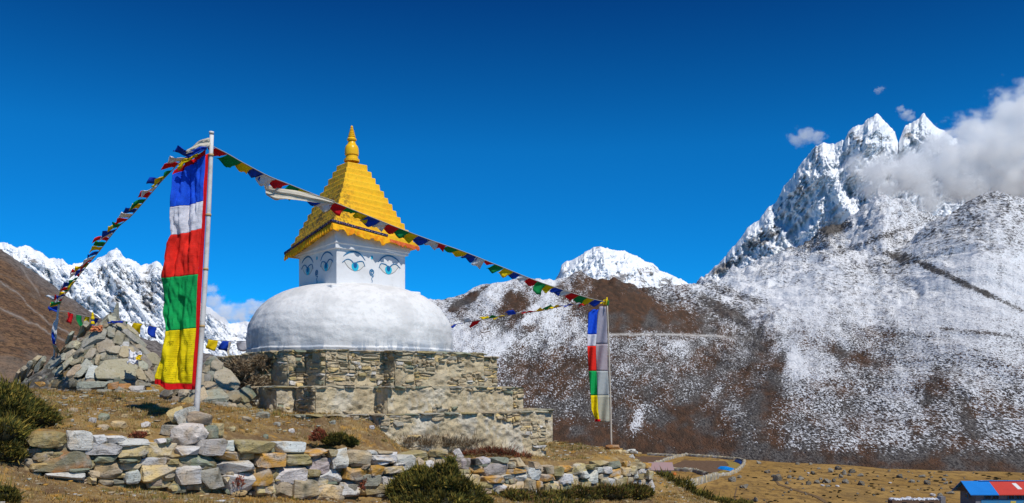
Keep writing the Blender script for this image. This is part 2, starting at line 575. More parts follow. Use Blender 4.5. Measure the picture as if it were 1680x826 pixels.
# ------------------------------------------------------------------ the snow-dusted hill across the valley
def interp(px, pts):
    p = np.array(pts, float)
    return np.interp(px, p[:, 0], p[:, 1])
def sinterp(px, pts):
    """smooth interpolation of a crest line"""
    p = np.array(pts, float)
    x = p[:, 0]; y = p[:, 1]
    m = np.gradient(y, x)
    i = np.clip(np.searchsorted(x, px) - 1, 0, len(x) - 2)
    h = x[i + 1] - x[i]; t = np.clip((px - x[i]) / h, 0, 1)
    return ((2 * t**3 - 3 * t**2 + 1) * y[i] + (t**3 - 2 * t**2 + t) * h * m[i] + (-2 * t**3 + 3 * t**2) * y[i + 1] + (t**3 - t**2) * h * m[i + 1])

pxs = np.linspace(520, 2050, 900)
Ds = np.geomspace(205, 1500, 470)
DD, PX = np.meshgrid(Ds, pxs, indexing='ij')
d0 = interp(PX, [(520, 335), (1000, 305), (1060, 296), (1250, 268), (1450, 246), (1680, 228), (2050, 212)])
HX = (PX - 840) / F * DD
wob = 14 * fbm(HX / 40, DD * 0 + 1.0, 71, 3)
d0 = d0 + wob * 0.3
def ridge_z(crest, c, p, fall):
    zc = EYE + (640 - crest) * c / F
    t = (DD - d0) / (c - d0)
    up = ZV - 0.6 + (zc - ZV) * np.where(t > 0, np.clip(t, 0, 1) ** p, t * 0.0)
    return np.where(DD <= c, up, zc - (DD - c) * fall - ((DD - c) / 60) ** 2 * 1.5)
cr1 = sinterp(PX, [(520, 600), (600, 560), (690, 492), (720, 481), (760, 470), (800, 462), (850, 455), (900, 451), (940, 452), (980, 453), (1020, 459), (1060, 476), (1110, 502), (1160, 529), (1220, 552), (1300, 585), (1400, 640), (1600, 700), (2050, 740)])
cr2 = sinterp(PX, [(520, 640), (900, 520), (1000, 482), (1050, 470), (1100, 464), (1140, 460), (1180, 455), (1240, 440), (1300, 420), (1340, 408), (1380, 404), (1430, 408), (1480, 392), (1520, 366), (1560, 343), (1600, 322), (1645, 318), (1680, 326), (1750, 345), (1900, 330), (2050, 350)])
cr3 = sinterp(PX, [(520, 700), (1000, 540), (1100, 480), (1155, 456), (1200, 444), (1240, 432), (1290, 407), (1335, 388), (1350, 372), (1378, 366), (1405, 352), (1425, 332), (1448, 313), (1470, 320), (1490, 325), (1515, 340), (1538, 352), (1600, 372), (1700, 400), (2050, 420)])
jag = 3.0 * fbm(PX / 14, DD / 55, 5, 5)
z1 = ridge_z(cr1 + 0.4 * jag, 520.0, 0.92, 0.35)
z2 = ridge_z(cr2 + 0.5 * jag, 780.0, 1.0, 0.35)
z3 = ridge_z(cr3 + 1.5 * jag, 1150.0, 1.12, 0.5)
def smax(a, b, k):
    h = np.clip(0.5 + 0.5 * (a - b) / k, 0, 1)
    return b * (1 - h) + a * h + k * h * (1 - h)
rise = smooth01((DD - d0) / 60)
HZ = smax(smax(z1, z2, 0.01 + 5.0 * rise), z3, 0.01 + 4.0 * rise)
amp = rise * np.clip(DD / 500, 0.35, 2.2)
# gullies that run down the fall line, hummocks, small roughness
along = np.log(DD / 200)
HZ = HZ + amp * (8.0 * (ridged(HX / 62 + 0.7 * fbm(HX / 90, DD / 130, 21, 2), along * 2.2 + 0.012 * HX, 22, 4) - 0.62)
                 + 3.2 * fbm(HX / 80, DD / 110, 23, 4) + 0.9 * fbm(HX / 9, DD / 14, 24, 5))
# mid-distance hollow between the two right-hand ridges
HY = EYE + 0 * HZ
PYv = 640 - (HZ - EYE) / DD * F

def blob(px, py, rx, ry, ang=0, soft=1.0):
    a = math.radians(ang); dx = PX - px; dy = PYv - py
    u = (dx * math.cos(a) + dy * math.sin(a)) / rx; v = (-dx * math.sin(a) + dy * math.cos(a)) / ry
    n = 0.35 * fbm(PX / 22, PYv / 22, 31, 4)
    return smooth01(1.35 - np.sqrt(u * u + v * v) * soft + n)
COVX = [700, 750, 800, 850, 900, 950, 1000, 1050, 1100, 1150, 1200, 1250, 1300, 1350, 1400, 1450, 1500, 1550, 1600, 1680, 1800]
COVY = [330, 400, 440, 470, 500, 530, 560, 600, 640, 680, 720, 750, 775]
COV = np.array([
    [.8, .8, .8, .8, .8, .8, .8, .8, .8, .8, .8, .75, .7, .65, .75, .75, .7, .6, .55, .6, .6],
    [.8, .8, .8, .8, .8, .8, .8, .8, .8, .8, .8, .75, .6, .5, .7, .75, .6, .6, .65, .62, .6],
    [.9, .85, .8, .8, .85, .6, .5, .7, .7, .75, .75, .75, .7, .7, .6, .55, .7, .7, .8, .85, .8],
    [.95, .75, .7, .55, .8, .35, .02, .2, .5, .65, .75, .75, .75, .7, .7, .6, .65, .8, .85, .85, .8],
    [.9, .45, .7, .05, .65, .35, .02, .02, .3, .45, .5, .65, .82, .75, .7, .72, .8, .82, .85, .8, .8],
    [.9, .85, .6, .2, .7, .6, .15, .05, .1, .3, .45, .55, .75, .72, .65, .7, .8, .8, .8, .8, .8],  # low cover in the dip between ridges also paints in its fold shade
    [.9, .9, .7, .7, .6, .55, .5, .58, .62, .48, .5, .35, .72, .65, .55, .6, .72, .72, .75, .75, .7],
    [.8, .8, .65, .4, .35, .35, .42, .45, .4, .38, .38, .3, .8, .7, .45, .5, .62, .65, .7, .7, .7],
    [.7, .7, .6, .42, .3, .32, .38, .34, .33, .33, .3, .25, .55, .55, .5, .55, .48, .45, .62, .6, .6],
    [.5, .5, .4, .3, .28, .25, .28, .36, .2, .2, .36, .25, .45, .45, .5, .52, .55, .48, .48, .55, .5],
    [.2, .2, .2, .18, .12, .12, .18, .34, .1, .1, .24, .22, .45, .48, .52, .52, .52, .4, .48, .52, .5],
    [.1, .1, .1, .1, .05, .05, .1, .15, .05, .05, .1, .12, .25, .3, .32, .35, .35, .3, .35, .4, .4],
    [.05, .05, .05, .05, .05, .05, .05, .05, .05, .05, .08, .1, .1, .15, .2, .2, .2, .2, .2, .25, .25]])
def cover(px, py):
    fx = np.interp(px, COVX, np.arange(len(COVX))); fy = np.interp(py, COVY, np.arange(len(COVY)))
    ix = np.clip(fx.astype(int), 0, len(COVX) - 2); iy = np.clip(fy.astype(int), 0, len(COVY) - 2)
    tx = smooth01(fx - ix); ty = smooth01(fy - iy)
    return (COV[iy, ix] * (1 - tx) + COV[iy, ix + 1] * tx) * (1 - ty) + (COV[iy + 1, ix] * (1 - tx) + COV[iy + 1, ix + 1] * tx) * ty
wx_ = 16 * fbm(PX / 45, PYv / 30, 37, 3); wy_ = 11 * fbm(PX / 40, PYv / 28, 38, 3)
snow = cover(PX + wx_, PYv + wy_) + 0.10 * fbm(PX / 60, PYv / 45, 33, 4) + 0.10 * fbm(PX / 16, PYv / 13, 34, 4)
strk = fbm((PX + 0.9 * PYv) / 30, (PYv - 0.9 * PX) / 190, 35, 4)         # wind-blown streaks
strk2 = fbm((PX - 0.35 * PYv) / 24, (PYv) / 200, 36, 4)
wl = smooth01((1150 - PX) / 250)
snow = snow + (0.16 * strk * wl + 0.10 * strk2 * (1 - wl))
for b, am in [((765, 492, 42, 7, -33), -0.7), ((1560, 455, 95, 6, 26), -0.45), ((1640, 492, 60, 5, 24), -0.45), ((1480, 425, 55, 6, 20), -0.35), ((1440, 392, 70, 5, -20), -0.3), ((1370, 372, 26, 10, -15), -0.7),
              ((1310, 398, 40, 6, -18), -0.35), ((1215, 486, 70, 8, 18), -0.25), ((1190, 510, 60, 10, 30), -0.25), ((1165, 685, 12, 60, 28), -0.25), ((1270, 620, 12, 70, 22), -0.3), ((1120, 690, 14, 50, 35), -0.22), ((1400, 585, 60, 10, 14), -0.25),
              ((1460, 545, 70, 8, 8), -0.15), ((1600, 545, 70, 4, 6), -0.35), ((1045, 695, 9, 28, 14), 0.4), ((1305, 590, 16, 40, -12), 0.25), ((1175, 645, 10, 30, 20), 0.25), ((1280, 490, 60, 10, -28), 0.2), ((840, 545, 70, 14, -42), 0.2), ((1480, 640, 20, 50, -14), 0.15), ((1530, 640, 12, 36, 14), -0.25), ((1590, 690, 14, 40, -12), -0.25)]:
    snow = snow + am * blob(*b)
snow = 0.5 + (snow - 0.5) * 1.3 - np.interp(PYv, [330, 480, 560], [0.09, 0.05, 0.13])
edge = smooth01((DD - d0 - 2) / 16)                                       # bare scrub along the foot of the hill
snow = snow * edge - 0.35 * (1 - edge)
# an old trail contours the hill
tp = interp(PX, [(700, 560), (960, 553), (1010, 549), (1100, 549), (1180, 552), (1215, 556), (1300, 580)])
tm = np.exp(-((PYv - tp) / 1.5) ** 2) * smooth01((PX - 960) / 40) * smooth01((1230 - PX) / 60)
brown = 0.5 + 0.5 * fbm(PX / 50, PYv / 36, 41, 4)
brown = brown + 0.5 * blob(1000, 495, 95, 40, 14) + 0.5 * blob(845, 487, 60, 35) + 0.3 * blob(1080, 720, 160, 25, -4) + 0.25 * blob(880, 630, 90, 40, -30)
brown = brown - 0.5 * smooth01((520 - PYv) / 60) * smooth01((PX - 1120) / 60)
def _mixf(self, f, a, b):
    return self.math('ADD', self.math('MULTIPLY', a, self.math('SUBTRACT', 1.0, f)), self.math('MULTIPLY', b, f))
NT.n_mixf = _mixf
def m_hill():
    t = NT('snow_dusted_hill', 0.9, 0.1)
    s = t.attr('snow'); br = t.attr('brown'); tr = t.attr('trail')
    v = t.mapped((1, 0.33, 1))
    fd = t.attr('far')
    n1 = t.n_mixf(fd, t.noise(1.55, 3, 0.7, v), t.noise(0.55, 4, 0.74, v)); n2 = t.noise(0.3, 4, 0.65, v); n3 = t.noise(3.2, 2, 0.6, v)
    sp = t.math('ADD', t.math('MULTIPLY', n1, 0.78), t.math('ADD', t.math('MULTIPLY', n2, 0.16), t.math('MULTIPLY', n3, 0.24)))
    # speckle: snow lies where the noise is below the local cover
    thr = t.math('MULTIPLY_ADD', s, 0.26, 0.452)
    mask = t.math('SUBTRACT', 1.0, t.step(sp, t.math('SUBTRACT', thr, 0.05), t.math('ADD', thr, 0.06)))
    b1 = t.mix(t.step(n2, 0.4, 0.6), (0.115, 0.062, 0.036), (0.07, 0.045, 0.03))
    b1 = t.mix(t.math('MULTIPLY', t.step(n3, 0.5, 0.65), 0.6), b1, (0.035, 0.026, 0.02))
    g1 = t.mix(t.step(n1, 0.45, 0.6), (0.13, 0.12, 0.11), (0.045, 0.04, 0.038))
    soil = t.mix(t.step(br, 0.3, 0.75), g1, b1)
    snw = t.mix(t.step(n3, 0.42, 0.7), (0.80, 0.82, 0.84), (0.58, 0.59, 0.60))
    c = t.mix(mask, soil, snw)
    c = t.mix(t.math('MULTIPLY', tr, 0.75), c, (0.62, 0.60, 0.56))
    t.color(c)
    t.bump(t.math('ADD', n1, t.math('MULTIPLY', n2, 1.5)), 0.9, 1.2)
    return t.m
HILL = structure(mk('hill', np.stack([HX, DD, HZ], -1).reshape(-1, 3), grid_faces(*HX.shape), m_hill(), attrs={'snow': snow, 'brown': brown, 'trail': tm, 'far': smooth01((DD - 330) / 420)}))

# ------------------------------------------------------------------ brown hillside on the left
pxl = np.linspace(-420, 620, 520); dl = np.geomspace(150, 1300, 330)
D2, X2 = np.meshgrid(dl, pxl, indexing='ij')
cl = sinterp(X2, [(-420, 250), (-200, 300), (-60, 375), (0, 406), (30, 425), (60, 447), (100, 478), (140, 506), (180, 530), (230, 552), (290, 572), (340, 580), (380, 588), (430, 600), (520, 640), (620, 690)])
cl = cl + 1.6 * fbm(X2 / 12, X2 * 0 + 2, 50, 4)
cc = 620.0 - 0.2 * (X2 - 0)
zc = EYE + (640 - cl) * cc / F
t2 = np.clip((D2 - 150) / (cc - 150), 0, None)
lx = (X2 - 840) / F * D2
LZ = np.where(t2 <= 1, ZV + (zc - ZV) * np.clip(t2, 0, 1) ** 0.95, zc - (D2 - cc) * 0.5)
ampl = smooth01((D2 - 150) / 80)
LZ = LZ + ampl * (3.2 * (ridged((lx + 0.35 * D2) / 60, D2 / 260, 51, 4) - 0.6) + 2.0 * fbm(lx / 40, D2 / 50, 52, 4) + 0.5 * fbm(lx / 8, D2 / 12, 53, 3))
PY2 = 640 - (LZ - EYE) / D2 * F
def line_mask(pts, w):
    m = 0
    p = np.array(pts, float)
    py = np.interp(X2, p[:, 0], p[:, 1])
    wig = 3 * fbm(X2 / 18, X2 * 0, 57, 3)
    return np.exp(-((PY2 - py - wig) / w) ** 2) * (X2 > p[0, 0]) * (X2 < p[-1, 0])
trl = 0.55 * line_mask([(0, 462), (30, 482), (55, 510), (80, 530), (140, 560), (240, 600)], 1.5) + 0.4 * line_mask([(34, 438), (40, 446), (56, 470), (66, 488)], 2.5) + 0.5 * line_mask([(0, 505), (60, 535), (110, 562)], 2)
grey = smooth01(1 - (PY2 - cl) / (34 + 14 * fbm(X2 / 30, PY2 / 30, 58, 3)))
grey = grey * (X2 > -50) + 0.5 * smooth01((X2 - 150) / 120)
def m_brownhill():
    t = NT('brown_hillside', 0.95, 0.1)
    v = t.mapped((1, 0.5, 1))
    n1 = t.noise(0.5, 4, 0.65, v); n2 = t.noise(0.12, 4, 0.6, v); n3 = t.noise(1.7, 3, 0.6, v)
    c = t.mix(t.step(n2, 0.38, 0.6), (0.20, 0.115, 0.06), (0.12, 0.068, 0.04))
    c = t.mix(t.math('MULTIPLY', t.step(n1, 0.47, 0.58), 0.8), c, (0.045, 0.03, 0.02))
    c = t.mix(t.math('MULTIPLY', t.step(n3, 0.53, 0.64), 0.6), c, (0.27, 0.17, 0.095))
    c = t.mix(t.math('MULTIPLY', t.step(t.noise(0.03, 4, 0.65, v), 0.5, 0.62), 0.45), c, (0.20, 0.165, 0.13))
    c = t.mix(t.math('MULTIPLY', t.step(t.noise(1.1, 4, 0.7, v), 0.54, 0.62), 0.7), c, (0.035, 0.026, 0.018))
    g = t.mix(t.step(n1, 0.44, 0.6), (0.20, 0.18, 0.165), (0.07, 0.06, 0.055))
    c = t.mix(t.math('MULTIPLY', t.attr('grey'), 0.85), c, g)
    sn = t.math('MULTIPLY', t.attr('trail'), t.step(n1, 0.35, 0.55))
    c = t.mix(sn, c, (0.45, 0.41, 0.36))
    t.color(c)
    t.bump(t.math('ADD', n1, n2), 0.9, 1.0)
    return t.m
structure(mk('hillside', np.stack([lx, D2, LZ], -1).reshape(-1, 3), grid_faces(*lx.shape), m_brownhill(), attrs={'grey': grey, 'trail': trl}))

# ------------------------------------------------------------------ snow mountains
def m_snowrock():
    t = NT('snow_and_rock', 0.75, 0.2)
    g = t.n('ShaderNodeNewGeometry')
    nz = t.n_sep(g.outputs['Normal'], 2)
    rk = t.attr('rock')
    v = t.mapped((1, 1, 0.75), (0, 0.3, 0))
    n1 = t.noise(0.012, 6, 0.7, v); n2 = t.noise(0.05, 5, 0.7, v); n3 = t.noise(0.004, 4, 0.6)
    lay = t.noise(0.02, 5, 0.7, t.mapped((0.4, 0.4, 2.2), (0.15, 0.25, 0)))
    x = t.math('ADD', rk, t.math('MULTIPLY', t.math('SUBTRACT', n1, 0.5), 1.3))
    x = t.math('ADD', x, t.math('MULTIPLY', t.math('SUBTRACT', lay, 0.5), 0.9))
    x = t.math('ADD', x, t.math('MULTIPLY', t.math('SUBTRACT', n2, 0.5), 0.7))
    x = t.math('ADD', x, t.math('MULTIPLY', t.math('SUBTRACT', t.noise(0.16, 3, 0.65, v), 0.5), 0.5))
    m = t.step(x, 0.5, 0.62)
    rock = t.mix(t.step(n2, 0.4, 0.62), (0.30, 0.295, 0.29), (0.14, 0.145, 0.155))
    rock = t.mix(t.math('MULTIPLY', t.step(lay, 0.5, 0.6), 0.5), rock, (0.36, 0.32, 0.28))
    sn = t.mix(t.step(n2, 0.35, 0.75), (0.86, 0.88, 0.90), (0.70, 0.75, 0.80))
    t.color(t.mix(m, sn, rock))
    t.bump(n2, 0.7, 6.0)
    return t.m
SNOWROCK = m_snowrock()

def peak(name, crest, d, depth, base_py, jag, push, rockf, x0, x1, n=520, m=260, seed=1, back=0.5):
    """a mountain face seen between pixel columns x0..x1: crest line at depth d, foot `depth` metres nearer, then a back slope"""
    px = np.linspace(x0, x1, n); v = np.concatenate([np.linspace(0, 1, m), 1 + np.linspace(0.01, 1, 24) ** 1.3])
    Vv, Xp = np.meshgrid(v, px, indexing='ij')
    cr = np.interp(Xp, *np.array(crest, float).T)
    cr = cr + jag * (fbm(Xp / 16, Xp * 0 + seed, seed, 6, 0.55) + 0.5 * np.abs(fbm(Xp / 6, Xp * 0 + seed, seed + 7, 4)))
    up = np.clip(Vv, 0, 1); bk = np.clip(Vv - 1, 0, None)
    py = base_py + (cr - base_py) * up
    dep = d - depth * (1 - up ** 0.9)
    big, fine = push(Xp, py, up)
    dep = dep - big * (1 - smooth01(bk * 3)) - fine * smooth01(up * 6) * (0.25 + 0.75 * smooth01((1.02 - up) * 9)) * (bk <= 0) + bk * depth * 1.5
    x = (Xp - 840) / F * d + 0 * dep
    z = EYE + (640 - py) / F * d - bk * (cr * 0 + depth * 1.1)
    # positions are laid out at the crest's depth, then pushed back and forth as real relief
    ro = rockf(Xp, py, up)
    fl = np.stack([x * (dep / d), dep, EYE + (z - EYE) * (dep / d)], -1)
    return structure(mk(name, fl.reshape(-1, 3), grid_faces(*x.shape), SNOWROCK, attrs={'rock': ro}))

def ama_push(X, Y, u):
    rp = np.interp(Y, [185, 230, 290, 340, 420, 520], [1437, 1418, 1425, 1440, 1452, 1470])
    k = np.where(X < rp, 3.3 * (rp - X), 1.0 * (X - rp)) * -1.0
    k2 = np.interp(Y, [185, 215, 260, 330], [1512, 1510, 1540, 1580])
    kk = -1.6 * np.abs(X - k2)
    r = np.maximum(k, kk - 40)
    wx = X + 26 * fbm(X / 90, Y / 70, 91, 3)
    flute = ridged(wx / 13, Y / 80, 92, 5, 0.6) * 45 + ridged((X + 0.6 * Y) / 58, Y / 100, 93, 6, 0.58) * 190 + 16 * ridged(X / 7 + 0.3 * Y / 14, Y / 11, 94, 5, 0.65)
    arete = 90 * np.exp(-((X - np.interp(Y, [230, 300, 360, 440], [1340, 1365, 1400, 1440])) / 13.0) ** 2)
    skirt = 110 * ridged((X - 0.8 * Y) / 46, (X + Y) / 90, 96, 6, 0.6) * smooth01((1400 - X) / 120)
    return r, flute + arete + skirt
def ama_rock(X, Y, u):
    def bl(px, py, rx, ry, a=0):
        a = math.radians(a); dx = X - px; dy = Y - py
        return np.exp(-((dx * math.cos(a) + dy * math.sin(a)) / rx) ** 2 - ((-dx * math.sin(a) + dy * math.cos(a)) / ry) ** 2)
    r = 0.17 + 0.18 * fbm(X / 40, Y / 30, 95, 4)
    for b, w in [((1340, 258, 18, 26, 20), .45), ((1404, 226, 16, 10, 0), .5), ((1325, 300, 20, 20, 0), .25), ((1295, 330, 30, 10, -35), .25), ((1265, 385, 22, 18, 30), .3), ((1400, 340, 22, 30, 20), .25),
                 ((1340, 345, 14, 30, 10), .2), ((1200, 430, 40, 14, -35), .4), ((1240, 390, 30, 14, -35), .3), ((1285, 345, 22, 12, -40), .25), ((1170, 448, 24, 8, -30), .3), ((1250, 420, 40, 12, -25), .25), ((1490, 215, 8, 18, 15), .3), ((1225, 405, 26, 7, -20), .2), ((1450, 300, 60, 30, 0), .2),
                 ((1365, 255, 16, 14, 0), -.3), ((1440, 215, 26, 22, 0), -.06), ((1350, 300, 16, 20, 20), -.2), ((1225, 375, 14, 10, -30), -.25), ((1215, 412, 22, 7, -10), -.3), ((1375, 380, 60, 10, -25), -.2)]:
        r = r + w * bl(*b)
    return r
peak('snow_mountain', [(1000, 560), (1120, 480), (1145, 462), (1165, 445), (1180, 432), (1200, 407), (1215, 391), (1228, 372), (1245, 362), (1262, 340), (1272, 332), (1287, 305), (1300, 291), (1312, 270), (1328, 251), (1338, 239), (1352, 236), (1375, 233), (1386, 229), (1392, 216), (1400, 211), (1408, 206), (1416, 203), (1424, 194), (1432, 191), (1438, 186), (1443, 189), (1449, 196), (1457, 205), (1468, 216), (1474, 236), (1481, 214), (1486, 205), (1495, 203), (1504, 197), (1510, 191), (1516, 184), (1521, 192), (1533, 206), (1560, 222), (1620, 246), (1700, 268), (1850, 330)],
     4400.0, 900.0, 540, 4.0, ama_push, ama_rock, 1000, 1850, 760, 380, 3)

def small_push(X, Y, u):
    rp = np.interp(Y, [400, 440, 480], [985, 1000, 1010])
    return -1.1 * np.abs(X - rp), 70 * ridged((X + 0.4 * Y) / 26, Y / 40, 101, 4) + 22 * ridged(X / 9, Y / 30, 102, 3) + 8 * fbm(X / 9, Y / 10, 103, 4)
def small_rock(X, Y, u):
    return 0.44 + 0.2 * fbm(X / 25, Y / 14, 104, 4) - 0.25 * np.exp(-((Y - 425) / 14) ** 2)
peak('snow_mountain', [(820, 520), (905, 470), (918, 445), (922, 432), (935, 428), (952, 420), (960, 413), (973, 407), (984, 402), (992, 407), (1008, 410), (1025, 412), (1042, 420), (1060, 428), (1072, 432), (1082, 444), (1105, 452), (1125, 462), (1150, 474), (1260, 520)],
     3300.0, 500.0, 520, 3.0, small_push, small_rock, 820, 1260, 380, 170, 6)

def lho_push(X, Y, u):
    r = 0
    for c in (20, 110, 192, 262, 330, 400):
        cx = c + 0.25 * (Y - 420)
        r = np.maximum(r, 160 - 3.0 * np.abs(X - cx) * np.where(X < cx, 1.25, 0.8))
    wx = X + 5 * fbm(X / 60, Y / 50, 111, 3)
    return r, ridged((wx - 0.5 * Y) / 34, Y / 60, 112, 6, 0.58) * 210 + 60 * ridged(wx / 11, Y / 45, 113, 5, 0.6)
def lho_rock(X, Y, u):
    r = 0.33 + 0.18 * fbm(X / 26, Y / 20, 115, 4) - 0.4 * smooth01((Y - 505) / 50)
    r = r - 0.3 * smooth01((X - 330) / 30)
    for px, py, rx, ry, w in [(205, 455, 26, 26, .18), (255, 470, 25, 25, .2), (165, 440, 20, 14, .15), (235, 500, 30, 12, .15), (60, 430, 40, 12, .1), (385, 575, 30, 9, .5), (345, 520, 12, 16, .25), (200, 425, 14, 12, -.2), (300, 560, 60, 18, -.3)]:
        r = r + w * np.exp(-((X - px) / rx) ** 2 - ((Y - py) / ry) ** 2)
    return r
peak('snow_mountain', [(-300, 420), (-150, 380), (-40, 390), (0, 397), (12, 399), (28, 405), (45, 403), (62, 411), (80, 424), (104, 425), (112, 434), (128, 432), (150, 431), (160, 424), (172, 420), (180, 412), (192, 407), (200, 417), (207, 424), (222, 429), (232, 437), (250, 430), (262, 429), (272, 444), (290, 462), (310, 484), (330, 497), (352, 510), (378, 530), (400, 528), (430, 523), (470, 535), (560, 560), (680, 600)],
     5200.0, 900.0, 660, 4.0, lho_push, lho_rock, -300, 680, 560, 260, 9)
# ------------------------------------------------------------------ the stupa
SX, SY = -4.3, 23.8
A_R = math.radians(-49.8)                                    # outward direction of the right-hand faces
NR = np.array([math.cos(A_R), math.sin(A_R), 0.0]); NL = np.array([math.cos(A_R - math.pi / 2), math.sin(A_R - math.pi / 2), 0.0])
ZUP = np.array([0, 0, 1.0])
STUPA = empty('stupa', 'white domed stupa with painted eyes and a stepped yellow roof on a terraced stone base', 'stupa', (SX, SY, 0.1))
SO = np.array([SX, SY, 0.1])
def SL(u, w, z):
    """stupa coordinates (u right-hand face normal, w left-hand face normal, absolute z) -> local coordinates of the stupa"""
    return NR * u + NL * w + ZUP * (z - 0.1)

# terraced base: redented plan, three tiers, each a rubble core with plaster and protruding stones
PLAN = [(4.1, -1.27), (4.1, 1.27), (3.65, 1.27), (3.65, 2.75), (2.75, 2.75), (2.75, 3.2), (0.5, 3.2), (0.5, 2.8), (-1.3, 2.8), (-2.9, 2.6), (-2.9, -2.9), (2.6, -2.9), (2.6, -1.27)]
def offset_plan(pl, e):
    pl = np.array(pl); n = len(pl); out = []
    area = 0.5 * np.sum(pl[:, 0] * np.roll(pl[:, 1], -1) - pl[:, 1] * np.roll(pl[:, 0], -1))
    sg = 1 if area > 0 else -1
    for i in range(n):
        a = pl[i] - pl[i - 1]; b = pl[(i + 1) % n] - pl[i]
        a = a / np.linalg.norm(a); b = b / np.linalg.norm(b)
        na = np.array([a[1], -a[0]]) * sg; nb = np.array([b[1], -b[0]]) * sg
        k = (na + nb) / (1 + na @ nb)
        out.append(pl[i] + k * e)
    return np.array(out)
def m_masonry():
    t = NT('rubble_masonry', 0.95, 0.1)
    c = t.attr('col', 'Color')
    n1 = t.noise(3, 5, 0.65); n2 = t.noise(20, 5, 0.7); n3 = t.noise(60, 3, 0.7)
    c = t.mix(t.math('MULTIPLY', t.step(n1, 0.48, 0.66), 0.5), c, (0.54, 0.46, 0.32))
    c = t.mix(t.math('MULTIPLY', t.step(n2, 0.53, 0.68), 0.65), c, (0.14, 0.105, 0.06))
    c = t.mix(t.math('MULTIPLY', t.step(n3, 0.55, 0.7), 0.5), c, (0.55, 0.51, 0.42))
    t.color(c)
    t.bump(t.math('ADD', t.math('MULTIPLY', n2, 0.8), t.math('MULTIPLY', n3, 0.35)), 0.9, 0.05)
    return t.m
MASON = m_masonry()

def skyline(rng, L, H, wr, hr, res=0.02, tilt=0.0):
    """pack stones in an L x H strip, always filling the lowest place first"""
    n = max(4, int(L / res)); sk = np.zeros(n); out = []
    for it in range(4000):
        m = sk.min()
        if m >= H - 0.03:
            break
        i0 = int(np.argmax(sk <= m + 1e-6)); i1 = i0
        while i1 < n and sk[i1] <= m + 0.022:
            i1 += 1
        run = i1 - i0
        h = rng.uniform(*hr); w = int(max(2, rng.uniform(*wr) / res))
        if rng.random() < 0.25:
            w = int(w * 0.55)
        if run - w < 3:
            w = run
        if w * res < 0.05:
            sk[i0:i0 + w] = max(m + 0.03, min(sk[max(0, i0 - 1)], sk[min(n - 1, i0 + w)]))
            continue
        h = min(h, w * res * 1.3, H - m + 0.02)
        out.append(((i0 + w / 2) * res, m + h / 2, w * res, h))
        sk[i0:i0 + w] = m + h
    return out

